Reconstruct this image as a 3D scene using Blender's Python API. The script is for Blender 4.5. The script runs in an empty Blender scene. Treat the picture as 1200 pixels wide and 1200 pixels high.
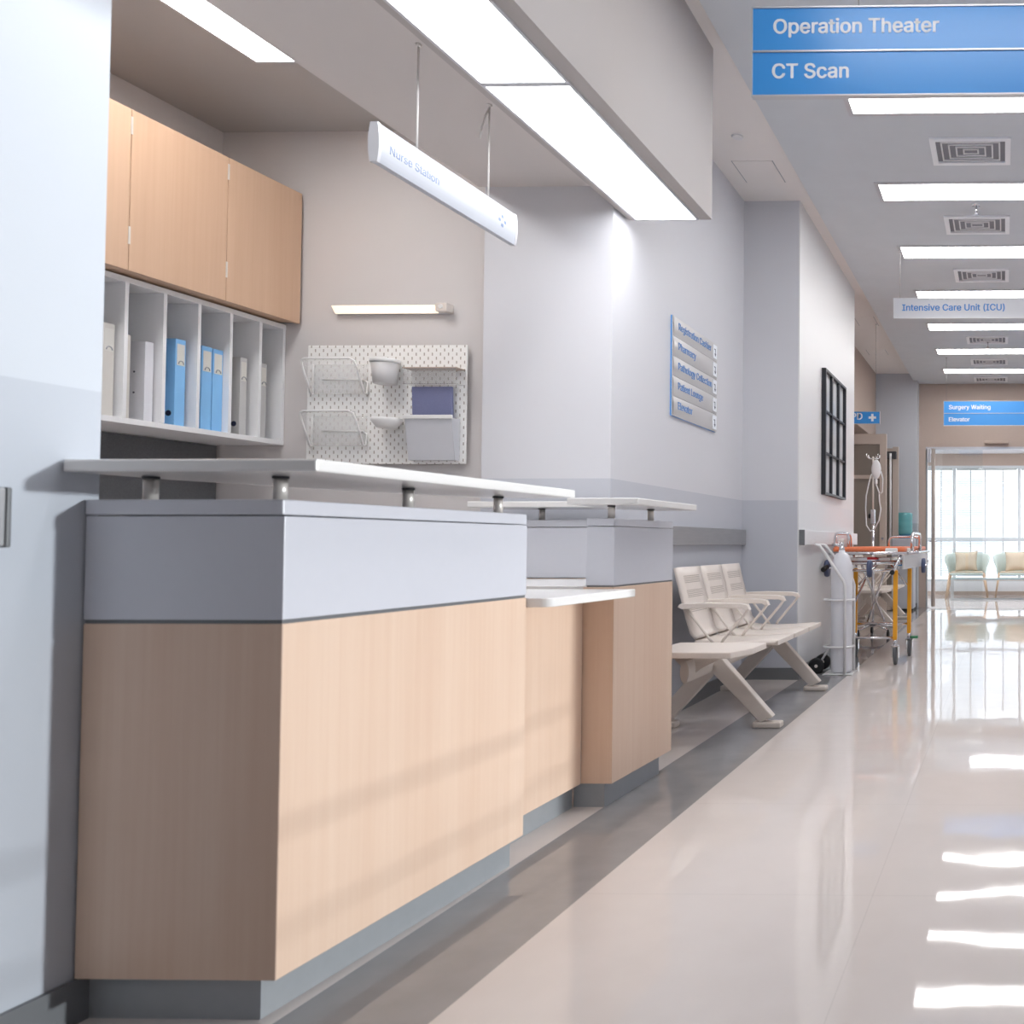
import bpy, bmesh, math, random
from mathutils import Vector, Matrix
random.seed(7)
SC = bpy.context.scene
COL = SC.collection
PI = math.pi

# ------------------------------------------------------------------ materials
def lin(c):
    def f(v):
        v /= 255.0
        return v / 12.92 if v <= 0.04045 else ((v + 0.055) / 1.055) ** 2.4
    return (f(c[0]), f(c[1]), f(c[2]), 1.0)

def base_mat(name):
    m = bpy.data.materials.new(name)
    m.use_nodes = True
    nt = m.node_tree
    return m, nt, nt.nodes['Principled BSDF']

def mat(name, rgb, rough=0.5, metal=0.0, spec=0.5, noise=0.0, nscale=40.0, bump=0.0, trans=0.0, alpha=1.0, coat=0.0, stretch=None):
    m, nt, b = base_mat(name)
    c = lin(rgb)
    b.inputs['Base Color'].default_value = c
    b.inputs['Roughness'].default_value = rough
    b.inputs['Metallic'].default_value = metal
    b.inputs['Specular IOR Level'].default_value = spec
    b.inputs['Transmission Weight'].default_value = trans
    b.inputs['Alpha'].default_value = alpha
    b.inputs['Coat Weight'].default_value = coat
    tc = nt.nodes.new('ShaderNodeTexCoord')
    n = nt.nodes.new('ShaderNodeTexNoise')
    n.inputs['Scale'].default_value = nscale
    n.inputs['Detail'].default_value = 4
    src = tc.outputs['Object']
    if stretch:
        mp = nt.nodes.new('ShaderNodeMapping')
        mp.inputs['Scale'].default_value = stretch
        nt.links.new(src, mp.inputs['Vector'])
        src = mp.outputs['Vector']
    nt.links.new(src, n.inputs['Vector'])
    r = nt.nodes.new('ShaderNodeMapRange')
    r.inputs['To Min'].default_value = 1 - max(noise, 0.01)
    r.inputs['To Max'].default_value = 1 + max(noise, 0.01)
    nt.links.new(n.outputs['Fac'], r.inputs['Value'])
    mx = nt.nodes.new('ShaderNodeMix')
    mx.data_type = 'RGBA'; mx.blend_type = 'MULTIPLY'
    mx.inputs['Factor'].default_value = 1
    mx.inputs['A'].default_value = c
    nt.links.new(r.outputs['Result'], mx.inputs['B'])
    nt.links.new(mx.outputs['Result'], b.inputs['Base Color'])
    if bump:
        bp = nt.nodes.new('ShaderNodeBump')
        bp.inputs['Strength'].default_value = bump
        bp.inputs['Distance'].default_value = 0.004
        nt.links.new(n.outputs['Fac'], bp.inputs['Height'])
        nt.links.new(bp.outputs['Normal'], b.inputs['Normal'])
    return m

def emit_mat(name, rgb, strength):
    m, nt, b = base_mat(name)
    b.inputs['Base Color'].default_value = lin((240, 240, 240))
    b.inputs['Emission Color'].default_value = lin(rgb)
    b.inputs['Emission Strength'].default_value = strength
    return m

def two_tone(name, upper, lower, zcut=1.288, rough=0.5):
    """paint with a darker dado below zcut (painted border, fixed in world height)"""
    m, nt, b = base_mat(name)
    g = nt.nodes.new('ShaderNodeNewGeometry')
    s = nt.nodes.new('ShaderNodeSeparateXYZ')
    nt.links.new(g.outputs['Position'], s.inputs[0])
    gt = nt.nodes.new('ShaderNodeMath'); gt.operation = 'GREATER_THAN'
    gt.inputs[1].default_value = zcut
    nt.links.new(s.outputs['Z'], gt.inputs[0])
    mx = nt.nodes.new('ShaderNodeMix'); mx.data_type = 'RGBA'
    mx.inputs['A'].default_value = lin(lower)
    mx.inputs['B'].default_value = lin(upper)
    nt.links.new(gt.outputs[0], mx.inputs['Factor'])
    nt.links.new(mx.outputs['Result'], b.inputs['Base Color'])
    b.inputs['Roughness'].default_value = rough
    n = nt.nodes.new('ShaderNodeTexNoise'); n.inputs['Scale'].default_value = 130
    bp = nt.nodes.new('ShaderNodeBump'); bp.inputs['Strength'].default_value = 0.03
    bp.inputs['Distance'].default_value = 0.002
    nt.links.new(g.outputs['Position'], n.inputs['Vector'])
    nt.links.new(n.outputs['Fac'], bp.inputs['Height'])
    nt.links.new(bp.outputs['Normal'], b.inputs['Normal'])
    return m

def wood_mat(name, a, c, rough=0.42):
    m, nt, b = base_mat(name)
    g = nt.nodes.new('ShaderNodeNewGeometry')
    mp = nt.nodes.new('ShaderNodeMapping')
    mp.inputs['Scale'].default_value = (70, 70, 1.6)
    nt.links.new(g.outputs['Position'], mp.inputs['Vector'])
    n = nt.nodes.new('ShaderNodeTexNoise'); n.inputs['Scale'].default_value = 1.0
    n.inputs['Detail'].default_value = 6; n.inputs['Roughness'].default_value = 0.6
    nt.links.new(mp.outputs['Vector'], n.inputs['Vector'])
    mp2 = nt.nodes.new('ShaderNodeMapping')
    mp2.inputs['Scale'].default_value = (9, 9, 0.7)
    nt.links.new(g.outputs['Position'], mp2.inputs['Vector'])
    n2 = nt.nodes.new('ShaderNodeTexNoise'); n2.inputs['Scale'].default_value = 1.0
    nt.links.new(mp2.outputs['Vector'], n2.inputs['Vector'])
    ad = nt.nodes.new('ShaderNodeMath'); ad.operation = 'ADD'
    nt.links.new(n.outputs['Fac'], ad.inputs[0]); nt.links.new(n2.outputs['Fac'], ad.inputs[1])
    r = nt.nodes.new('ShaderNodeMapRange')
    r.inputs['From Min'].default_value = 0.6; r.inputs['From Max'].default_value = 1.4
    nt.links.new(ad.outputs[0], r.inputs['Value'])
    mx = nt.nodes.new('ShaderNodeMix'); mx.data_type = 'RGBA'
    mx.inputs['A'].default_value = lin(a); mx.inputs['B'].default_value = lin(c)
    nt.links.new(r.outputs['Result'], mx.inputs['Factor'])
    nt.links.new(mx.outputs['Result'], b.inputs['Base Color'])
    b.inputs['Roughness'].default_value = rough
    b.inputs['Specular IOR Level'].default_value = 0.4
    return m

def floor_mat():
    m, nt, b = base_mat('polished_tile')
    g = nt.nodes.new('ShaderNodeNewGeometry')
    s = nt.nodes.new('ShaderNodeSeparateXYZ')
    nt.links.new(g.outputs['Position'], s.inputs[0])
    def cmp(op, val, src):
        q = nt.nodes.new('ShaderNodeMath'); q.operation = op; q.inputs[1].default_value = val
        nt.links.new(src, q.inputs[0]); return q.outputs[0]
    def mul(a, c):
        q = nt.nodes.new('ShaderNodeMath'); q.operation = 'MULTIPLY'
        nt.links.new(a, q.inputs[0]); nt.links.new(c, q.inputs[1]); return q.outputs[0]
    band = mul(mul(cmp('GREATER_THAN', -1.483, s.outputs['X']), cmp('LESS_THAN', -1.168, s.outputs['X'])),
               cmp('LESS_THAN', 12.9, s.outputs['Y']))
    n = nt.nodes.new('ShaderNodeTexNoise'); n.inputs['Scale'].default_value = 9; n.inputs['Detail'].default_value = 8
    nt.links.new(g.outputs['Position'], n.inputs['Vector'])
    def ramp(c1, c2):
        x = nt.nodes.new('ShaderNodeMix'); x.data_type = 'RGBA'
        x.inputs['A'].default_value = lin(c1); x.inputs['B'].default_value = lin(c2)
        nt.links.new(n.outputs['Fac'], x.inputs['Factor']); return x.outputs['Result']
    light = ramp((212, 203, 198), (219, 210, 205))
    dark = ramp((136, 135, 137), (156, 154, 155))
    # faint tile joints every 0.8 m
    def joint(src, off):
        a = cmp('ADD', off, src)
        md = cmp('MODULO', 0.8, a)
        ab = nt.nodes.new('ShaderNodeMath'); ab.operation = 'ABSOLUTE'; nt.links.new(md, ab.inputs[0])
        return cmp('LESS_THAN', 0.0025, ab.outputs[0])
    jx = joint(s.outputs['X'], 1.168 + 8.0); jy = joint(s.outputs['Y'], 8.1)
    j = nt.nodes.new('ShaderNodeMath'); j.operation = 'MAXIMUM'
    nt.links.new(jx, j.inputs[0]); nt.links.new(jy, j.inputs[1])
    mx = nt.nodes.new('ShaderNodeMix'); mx.data_type = 'RGBA'
    nt.links.new(light, mx.inputs['A']); nt.links.new(dark, mx.inputs['B']); nt.links.new(band, mx.inputs['Factor'])
    mj = nt.nodes.new('ShaderNodeMix'); mj.data_type = 'RGBA'
    sc = cmp('MULTIPLY', 0.16, j.outputs[0])
    nt.links.new(mx.outputs['Result'], mj.inputs['A']); mj.inputs['B'].default_value = lin((120, 114, 110))
    nt.links.new(sc, mj.inputs['Factor'])
    nt.links.new(mj.outputs['Result'], b.inputs['Base Color'])
    b.inputs['Roughness'].default_value = 0.035
    b.inputs['IOR'].default_value = 1.55
    b.inputs['Specular IOR Level'].default_value = 0.62
    w = nt.nodes.new('ShaderNodeTexNoise'); w.inputs['Scale'].default_value = 3.2; w.inputs['Detail'].default_value = 1.5
    nt.links.new(g.outputs['Position'], w.inputs['Vector'])
    bp = nt.nodes.new('ShaderNodeBump'); bp.inputs['Strength'].default_value = 0.2; bp.inputs['Distance'].default_value = 0.006
    nt.links.new(w.outputs['Fac'], bp.inputs['Height'])
    nt.links.new(bp.outputs['Normal'], b.inputs['Normal'])
    return m

def pane_mat(name, tint=(245, 250, 250), gloss=0.1, haze=0.0):
    """clear sheet: mostly straight-through, a little mirror"""
    m, nt, b = base_mat(name)
    out = nt.nodes['Material Output']
    t = nt.nodes.new('ShaderNodeBsdfTransparent'); t.inputs['Color'].default_value = lin(tint)
    gl = nt.nodes.new('ShaderNodeBsdfGlossy'); gl.inputs['Roughness'].default_value = 0.02
    mx = nt.nodes.new('ShaderNodeMixShader'); mx.inputs[0].default_value = gloss
    nt.links.new(t.outputs[0], mx.inputs[1]); nt.links.new(gl.outputs[0], mx.inputs[2])
    last = mx
    if haze:
        d = nt.nodes.new('ShaderNodeBsdfDiffuse'); d.inputs['Color'].default_value = lin(tint)
        d2 = nt.nodes.new('ShaderNodeBsdfTranslucent'); d2.inputs['Color'].default_value = lin(tint)
        dm = nt.nodes.new('ShaderNodeMixShader'); nt.links.new(d.outputs[0], dm.inputs[1]); nt.links.new(d2.outputs[0], dm.inputs[2])
        m2 = nt.nodes.new('ShaderNodeMixShader'); m2.inputs[0].default_value = haze
        nt.links.new(mx.outputs[0], m2.inputs[1]); nt.links.new(dm.outputs[0], m2.inputs[2])
        last = m2
    nt.links.new(last.outputs[0], out.inputs['Surface'])
    return m

def slat_mat():
    m, nt, b = base_mat('blind_slat')
    out = nt.nodes['Material Output']
    d = nt.nodes.new('ShaderNodeBsdfDiffuse'); d.inputs['Color'].default_value = lin((238, 240, 246))
    t = nt.nodes.new('ShaderNodeBsdfTranslucent'); t.inputs['Color'].default_value = lin((238, 240, 246))
    mx = nt.nodes.new('ShaderNodeMixShader'); mx.inputs[0].default_value = 0.55
    nt.links.new(d.outputs[0], mx.inputs[1]); nt.links.new(t.outputs[0], mx.inputs[2])
    nt.links.new(mx.outputs[0], out.inputs['Surface'])
    return m

def pegboard_mat():
    """white board with staggered upright slots, 40 mm pitch"""
    m, nt, b = base_mat('pegboard_white')
    tc = nt.nodes.new('ShaderNodeTexCoord')
    s = nt.nodes.new('ShaderNodeSeparateXYZ'); nt.links.new(tc.outputs['Object'], s.inputs[0])
    def M(op, a, c):
        q = nt.nodes.new('ShaderNodeMath'); q.operation = op
        for i, v in enumerate((a, c)):
            if isinstance(v, (int, float)): q.inputs[i].default_value = v
            elif v is not None: nt.links.new(v, q.inputs[i])
        return q.outputs[0]
    def grid(ox, oz):
        x = M('SUBTRACT', M('MODULO', M('ADD', s.outputs['X'], 4.0 + ox), 0.04), 0.02)
        z = M('SUBTRACT', M('MODULO', M('ADD', s.outputs['Z'], 4.0 + oz), 0.04), 0.02)
        return M('MULTIPLY', M('LESS_THAN', M('ABSOLUTE', x, None), 0.0028), M('LESS_THAN', M('ABSOLUTE', z, None), 0.0072))
    h = M('MAXIMUM', grid(0, 0), grid(0.02, 0.02))
    mx = nt.nodes.new('ShaderNodeMix'); mx.data_type = 'RGBA'
    mx.inputs['A'].default_value = lin((246, 245, 243)); mx.inputs['B'].default_value = lin((176, 166, 158))
    nt.links.new(h, mx.inputs['Factor']); nt.links.new(mx.outputs['Result'], b.inputs['Base Color'])
    b.inputs['Roughness'].default_value = 0.5
    return m

M = {
 'upper': two_tone('paint_two_tone', (212, 212, 217), (193, 195, 203)),
 'upper_dimmed': two_tone('paint_two_tone_dimmed', (198, 203, 211), (185, 190, 199)),  # same wall paint, darkened to offset the sun on the near wall
 'warm': mat('paint_station', (213, 208, 207), 0.6, noise=0.02, nscale=3),
 'soffit_dimmed': mat('paint_bulkhead_dimmed', (180, 174, 172), 0.6, noise=0.02, nscale=3),  # soffit paint, darkened to offset the light on the bulkhead
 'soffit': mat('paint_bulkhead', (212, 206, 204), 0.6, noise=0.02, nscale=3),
 'strip': mat('paint_ceiling_margin', (236, 231, 228), 0.65, noise=0.02, nscale=4),
 'ceil': mat('paint_ceiling_grey', (210, 214, 219), 0.55, noise=0.05, nscale=5, bump=0.25),
 'taupe': mat('paint_taupe', (190, 172, 160), 0.6, noise=0.03, nscale=30),
 'floor': floor_mat(),
 'base': mat('vinyl_skirting', (112, 114, 117), 0.35, noise=0.03),
 'wood': wood_mat('beech_laminate', (219, 188, 165), (228, 202, 181)),
 'wood_dimmed': wood_mat('beech_laminate_dimmed', (208, 172, 144), (217, 184, 157)),  # counter beech darkened to stand for dimmer light on the cabinets
 'oak': wood_mat('chair_oak', (212, 180, 150), (226, 198, 170)),
 'grey_lam': mat('grey_laminate', (206, 207, 215), 0.3, noise=0.015),
 'kick': mat('metal_kick', (168, 172, 176), 0.38, metal=0.35, noise=0.05, nscale=30),
 'white_top': mat('white_solid_surface', (234, 232, 230), 0.18, noise=0.01),
 'steel': mat('brushed_steel', (228, 222, 216), 0.35, metal=0.4, noise=0.06, nscale=20, stretch=(40, 40, 2)),
 'rail': mat('brushed_aluminium', (176, 176, 178), 0.4, metal=0.7, noise=0.1, nscale=6, stretch=(1, 1, 12)),
 'chrome': mat('chrome', (225, 225, 228), 0.12, metal=1.0),
 'shelf': mat('white_board', (244, 244, 246), 0.45, noise=0.01),
 'bblue': mat('binder_blue', (140, 198, 248), 0.45, noise=0.02),
 'bwhite': mat('binder_white', (226, 226, 232), 0.45, noise=0.02),
 'bbeige': mat('binder_beige', (216, 212, 206), 0.5, noise=0.02),
 'bgrey': mat('binder_grey', (205, 204, 204), 0.5, noise=0.02),
 'label': mat('label_paper', (226, 224, 218), 0.6),
 'ring': mat('finger_ring_dark', (28, 34, 60), 0.4),
 'grey_mark': mat('label_mark', (160, 162, 168), 0.6),
 'felt': mat('grey_felt', (100, 101, 104), 0.9, noise=0.25, nscale=160, bump=0.3),
 'col_lit': two_tone('wall_paint_lit', (226, 225, 225), (222, 222, 224), 1.30, 0.4),  # wall paint brightened for the window light washing this side
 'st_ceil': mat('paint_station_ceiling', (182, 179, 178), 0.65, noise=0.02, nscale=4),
 'lamp_fill': emit_mat('room_fill_diffuser', (252, 252, 255), 12.0),
 'peg': pegboard_mat(),
 'clear': pane_mat('clear_plastic', (248, 248, 248), 0.08, 0.16),
 'frost': mat('frosted_plastic', (232, 230, 230), 0.4, alpha=0.8),
 'tray': pane_mat('white_mesh_plastic', (255, 255, 255), 0.02, 0.22),
 'white_plastic': mat('white_plastic', (236, 235, 234), 0.4),
 'folder': mat('folder_slate_blue', (120, 124, 160), 0.5, noise=0.12, nscale=200),
 'led': emit_mat('led_warm', (255, 226, 186), 0.9),
 'panel': emit_mat('panel_diffuser', (252, 251, 250), 12.0),
 'panel_front': emit_mat('bulkhead_diffuser', (250, 252, 255), 8.0),
 'panel_station': emit_mat('station_diffuser', (254, 252, 250), 13.0),
 'white_metal': mat('white_metal', (228, 227, 228), 0.4),
 'alu_frame': mat('white_trim_metal', (206, 206, 210), 0.35, metal=0.4),
 'vent_white': mat('vent_white', (246, 247, 250), 0.5),
 'rail_lit': mat('brushed_aluminium_lit', (226, 226, 228), 0.35, metal=0.3, noise=0.06, nscale=6, stretch=(1, 1, 12)),  # rail metal brightened to stand for the light falling on it
 'vent_back': mat('vent_back', (140, 140, 146), 0.7),
 'vent_dark': mat('vent_dark', (70, 70, 74), 0.8),
 'sign_blue': mat('sign_blue', (62, 152, 230), 0.3, noise=0.02, nscale=2),
 'sign_grey': mat('sign_grey', (205, 206, 212), 0.4),
 'sign_silver': mat('sign_silver', (208, 206, 206), 0.32, metal=0.35),
 'letter_white': mat('letter_white', (240, 244, 250), 0.5),
 'letter_blue': mat('letter_blue', (72, 132, 200), 0.5),
 'letter_sky': mat('letter_sky', (104, 148, 206), 0.5),
 'letter_navy': mat('letter_navy', (90, 120, 180), 0.5),
 'letter_pale': mat('letter_pale', (108, 128, 168), 0.5),
 'arrow': mat('arrow_dark', (80, 84, 104), 0.5),
 'sign_white': mat('sign_white_acrylic', (178, 182, 191), 0.3),
 'cord': mat('cord_white', (224, 220, 216), 0.6),
 'wire': mat('wire_steel', (150, 148, 146), 0.4, metal=0.6),
 'cream': mat('cream_metal', (228, 218, 210), 0.38, noise=0.02),
 'groove': mat('groove_shadow', (176, 166, 158), 0.6),
 'bench_leg': mat('cream_leg_metal', (216, 206, 198), 0.4, noise=0.03),
 'black': mat('black_rubber', (26, 27, 30), 0.6),
 'dark_frame': mat('black_frame', (38, 40, 46), 0.4),
 'mirror_pane': mat('pane_reflection', (220, 223, 226), 0.25),  # pale colour stands in for the reflection on the glass panes
 'cylinder': mat('cylinder_white', (226, 226, 232), 0.3, noise=0.01),
 'orange': mat('orange_vinyl', (232, 126, 82), 0.45, noise=0.03),
 'yellow': mat('yellow_paint', (240, 168, 40), 0.4),
 'wheel_blue': mat('wheel_blue_grey', (74, 84, 116), 0.5),
 'wheel_grey': mat('wheel_grey', (92, 94, 98), 0.5),
 'red': mat('red_plastic', (190, 40, 44), 0.5),
 'green': mat('green_plastic', (60, 130, 92), 0.5),
 'bag': mat('bag_plastic', (232, 234, 236), 0.3, noise=0.03),
 'door_beige': mat('door_beige', (196, 182, 172), 0.5, noise=0.02),
 'door_glass': mat('door_glass', (150, 142, 134), 0.1, metal=0.2),
 'bottle': mat('bottle_teal', (124, 200, 204), 0.12, trans=0.35),
 'disp_grey': mat('dispenser_grey', (196, 198, 206), 0.4),
 'disp_blue': mat('dispenser_blue', (50, 140, 200), 0.4),
 'glass': pane_mat('clear_glass', (250, 252, 252), 0.06),
 'glass_edge': mat('glass_edge', (196, 222, 226), 0.15, trans=0.4),
 'mullion': mat('mullion_grey', (214, 219, 222), 0.6),
 'slat': slat_mat(),
 'bar': mat('bronze_steel', (188, 176, 168), 0.35, metal=0.2),
 'mint': mat('mint_fabric', (204, 216, 210), 0.8, noise=0.04, nscale=80),
 'cushion': mat('sand_fabric', (206, 191, 170), 0.9, noise=0.05, nscale=120),
 'table_white': mat('table_white', (230, 232, 234), 0.2, metal=0.4),
 'wall_white': mat('paint_white', (234, 234, 236), 0.6, noise=0.01),
 'dark_inside': mat('dark_interior', (120, 116, 114), 0.8),
}

# ------------------------------------------------------------------ mesh builder
ORG = {}
class MB:
    def __init__(s):
        s.bm = bmesh.new()
    def _xf(s, verts, rot=None, piv=None):
        if rot is not None:
            bmesh.ops.transform(s.bm, matrix=Matrix.Translation(piv) @ rot.to_4x4() @ Matrix.Translation(-Vector(piv)), verts=verts)
    def box(s, x0, x1, y0, y1, z0, z1, bev=0.0, seg=2, rot=None, piv=None):
        b = bmesh.new()
        bmesh.ops.create_cube(b, size=1)
        for v in b.verts:
            v.co = Vector(((x0 + x1) / 2 + v.co.x * (x1 - x0), (y0 + y1) / 2 + v.co.y * (y1 - y0), (z0 + z1) / 2 + v.co.z * (z1 - z0)))
        if bev:
            bmesh.ops.bevel(b, geom=b.edges[:], offset=bev, segments=seg, affect='EDGES', profile=0.5)
        if rot is not None:
            p = Vector(piv if piv else ((x0 + x1) / 2, (y0 + y1) / 2, (z0 + z1) / 2))
            bmesh.ops.transform(b, matrix=Matrix.Translation(p) @ rot.to_4x4() @ Matrix.Translation(-p), verts=b.verts)
        s.merge(b); return s
    def merge(s, b):
        me = bpy.data.meshes.new('tmp'); b.to_mesh(me); b.free()
        s.bm.from_mesh(me); bpy.data.meshes.remove(me)
    def prism(s, pts, z0, z1, bev=0.0, axis='z', smooth=False):
        """polygon extruded along an axis; pts are (x,y) for z, (x,z) for y, (y,z) for x"""
        b = bmesh.new()
        def P(p, t):
            return {'z': (p[0], p[1], t), 'y': (p[0], t, p[1]), 'x': (t, p[0], p[1])}[axis]
        lo = [b.verts.new(P(p, z0)) for p in pts]; hi = [b.verts.new(P(p, z1)) for p in pts]
        b.faces.new(lo); b.faces.new(hi)
        n = len(pts)
        for i in range(n):
            f = b.faces.new((lo[i], lo[(i + 1) % n], hi[(i + 1) % n], hi[i])); f.smooth = smooth
        bmesh.ops.recalc_face_normals(b, faces=b.faces)
        if bev:
            bmesh.ops.bevel(b, geom=b.edges[:], offset=bev, segments=2, affect='EDGES', profile=0.5)
        s.merge(b); return s
    def tube(s, pts, r, n=10, closed=False, caps=True):
        pts = [Vector(p) for p in pts]
        rs = r if isinstance(r, (list, tuple)) else [r] * len(pts)
        b = bmesh.new(); rings = []
        L = len(pts); up = None
        for i, p in enumerate(pts):
            if closed: d = (pts[(i + 1) % L] - pts[i - 1]).normalized()
            elif i == 0: d = (pts[1] - p).normalized()
            elif i == L - 1: d = (p - pts[i - 1]).normalized()
            else: d = ((pts[i + 1] - p).normalized() + (p - pts[i - 1]).normalized()).normalized()
            if up is None:
                up = Vector((0, 0, 1)) if abs(d.z) < 0.9 else Vector((1, 0, 0))
            u = d.cross(up)
            if u.length < 1e-4: u = d.orthogonal()
            u.normalize(); v = u.cross(d).normalized(); up = v
            rings.append([b.verts.new(p + (u * math.cos(2 * PI * k / n) + v * math.sin(2 * PI * k / n)) * rs[i]) for k in range(n)])
        for i in range(L if closed else L - 1):
            a, c = rings[i], rings[(i + 1) % L]
            for k in range(n):
                f = b.faces.new((a[k], a[(k + 1) % n], c[(k + 1) % n], c[k])); f.smooth = True
        if caps and not closed:
            b.faces.new(rings[0]); b.faces.new(rings[-1])
        bmesh.ops.recalc_face_normals(b, faces=b.faces)
        s.merge(b); return s
    def cyl(s, a, c, r, n=20):
        return s.tube([a, c], r, n)
    def lathe(s, prof, o, n=28, axis='z'):
        b = bmesh.new(); rings = []
        o = Vector(o)
        for (r, h) in prof:
            ring = []
            for k in range(n):
                c, t = math.cos(2 * PI * k / n) * max(r, 1e-5), math.sin(2 * PI * k / n) * max(r, 1e-5)
                q = {'z': (c, t, h), 'y': (c, h, t), 'x': (h, c, t)}[axis]
                ring.append(b.verts.new(o + Vector(q)))
            rings.append(ring)
        for i in range(len(rings) - 1):
            for k in range(n):
                f = b.faces.new((rings[i][k], rings[i][(k + 1) % n], rings[i + 1][(k + 1) % n], rings[i + 1][k])); f.smooth = True
        b.faces.new(rings[0]); b.faces.new(rings[-1])
        bmesh.ops.recalc_face_normals(b, faces=b.faces)
        s.merge(b); return s
    def grid(s, fn, nu, nv, thick=0.0, smooth=True, closed_u=False):
        b = bmesh.new()
        V = [[b.verts.new(fn(i / nu, j / nv)) for j in range(nv + 1)] for i in range(nu + 1)]
        fs = []
        for i in range(nu):
            for j in range(nv):
                f = b.faces.new((V[i][j], V[i + 1][j], V[i + 1][j + 1], V[i][j + 1])); f.smooth = smooth; fs.append(f)
        bmesh.ops.recalc_face_normals(b, faces=b.faces)
        if thick:
            bmesh.ops.solidify(b, geom=b.faces[:], thickness=thick)
            bmesh.ops.recalc_face_normals(b, faces=b.faces)
        s.merge(b); return s
    def build(s, name, m, parent=None, origin=None, label=None):
        me = bpy.data.meshes.new(name)
        if origin is None:
            origin = ORG[parent.name] if parent is not None else None
        if origin is None:
            xs = [v.co for v in s.bm.verts]
            origin = Vector((sum(c.x for c in xs) / len(xs), sum(c.y for c in xs) / len(xs), min(c.z for c in xs)))
        origin = Vector(origin)
        bmesh.ops.translate(s.bm, vec=-origin, verts=s.bm.verts)
        s.bm.to_mesh(me); s.bm.free()
        me.materials.append(m)
        o = bpy.data.objects.new(name, me); COL.objects.link(o)
        if parent is not None:
            o.parent = parent; o.location = origin - ORG[parent.name]
        else:
            o.location = origin
        ORG[o.name] = origin
        if label: o['label'] = label
        return o

def thing(name, label, cat, loc, group=None):
    o = bpy.data.objects.new(name, None); COL.objects.link(o)
    o.empty_display_size = 0.05
    o.location = loc; ORG[o.name] = Vector(loc)
    o['label'] = label; o['category'] = cat
    if group: o['group'] = group
    return o
def tag(o, label, cat, group=None):
    o['label'] = label; o['category'] = cat
    if group: o['group'] = group
    return o
def struct(o):
    o['kind'] = 'structure'; return o
def copy_thing(root, loc, label, group=None):
    r = root.copy(); COL.objects.link(r); r.location = loc; r['label'] = label
    if group: r['group'] = group
    for ch in list(root.children):
        c = ch.copy(); COL.objects.link(c); c.parent = r
        for g in list(ch.children):
            d = g.copy(); COL.objects.link(d); d.parent = c
    return r
def pt(p, t): return Vector(p) if not isinstance(p, Vector) else p
def box(*a, **k): return MB().box(*a, **k)

FONT = None
try:
    import os
    FONT = bpy.data.fonts.load(os.path.join(bpy.utils.resource_path('LOCAL'), 'datafiles', 'fonts', 'Inter.woff2'))
except Exception:
    FONT = None
def text_part(name, body, width, x0, z0, plane, off, m, parent, bold=0.02, thick=0.0012, height=None):
    """flat raised lettering. plane 'front' faces -Y (x runs right), 'side' faces +X (x runs along +Y).
       x0,z0 = left end and baseline, off = plane coordinate; width or cap height given in metres"""
    cu = bpy.data.curves.new('t', 'FONT'); cu.body = body
    if FONT: cu.font = FONT
    cu.size = 1.0; cu.extrude = 0.0
    cu.resolution_u = 3
    ob = bpy.data.objects.new('t', cu); COL.objects.link(ob)
    dg = bpy.context.evaluated_depsgraph_get(); dg.update()
    me = bpy.data.meshes.new_from_object(ob.evaluated_get(dg))
    bpy.data.objects.remove(ob); bpy.data.curves.remove(cu)
    b = bmesh.new(); b.from_mesh(me); bpy.data.meshes.remove(me)
    xs = [v.co.x for v in b.verts]; ys = [v.co.y for v in b.verts]
    s = width / (max(xs) - min(xs)) if width else height / max(ys)
    mn = min(xs)
    lay = []
    if bold:   # heavier strokes: the same glyphs laid over each other a hair apart
        src = bpy.data.meshes.new('t2'); b.to_mesh(src)
        for sx, sy in ((-1, 0.5), (1, 0.5), (0, -0.5)):
            n0 = len(b.verts); lay.append(n0); b.from_mesh(src); b.verts.ensure_lookup_table()
            for v in b.verts[n0:]:
                v.co.x += sx * bold; v.co.y += sy * bold
        bpy.data.meshes.remove(src)
    b.verts.ensure_lookup_table()
    lev = b.verts.layers.int.new('lev')
    for i, v in enumerate(b.verts): v[lev] = sum(1 for n0 in lay if i >= n0)
    r = bmesh.ops.extrude_face_region(b, geom=b.faces[:])
    es = set(v for v in r['geom'] if isinstance(v, bmesh.types.BMVert))
    for v in b.verts:
        x = x0 + (v.co.x - mn) * s; z = z0 + v.co.y * s
        d = thick * (1 + 0.35 * v[lev]) if v in es else 0.0
        v.co = Vector((x, off - d, z)) if plane == 'front' else Vector((off + d, x, z))
    bmesh.ops.recalc_face_normals(b, faces=b.faces)
    k = MB(); k.merge(b)
    return k.build(name, m, parent)

HC = 3.45      # corridor ceiling
WX = -1.90     # main left wall plane

# ================================================================== SETTING
struct(box(-4.2, 3.2, -4.0, 12.85, -0.06, 0).build('floor', M['floor']))
struct(box(-4.2, 4.2, 12.85, 16.3, -0.06, 0).build('floor_waiting_room', M['floor']))
# corridor ceiling: dropped grey field and the pale margins
struct(box(-1.395, 0.95, -4.0, 12.7, HC, HC + 0.2).build('ceiling', M['ceil']))
k = MB(); k.box(-1.93, -1.39, -4.0, 8.1, HC + 0.02, HC + 0.2); k.box(-2.6, -1.39, 8.1, 12.7, 3.56, 3.76)
struct(k.build('ceiling_margin_left', M['strip']))
struct(box(0.945, 1.46, -4.0, 12.7, HC + 0.02, HC + 0.2).build('ceiling_margin_right', M['strip']))
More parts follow.
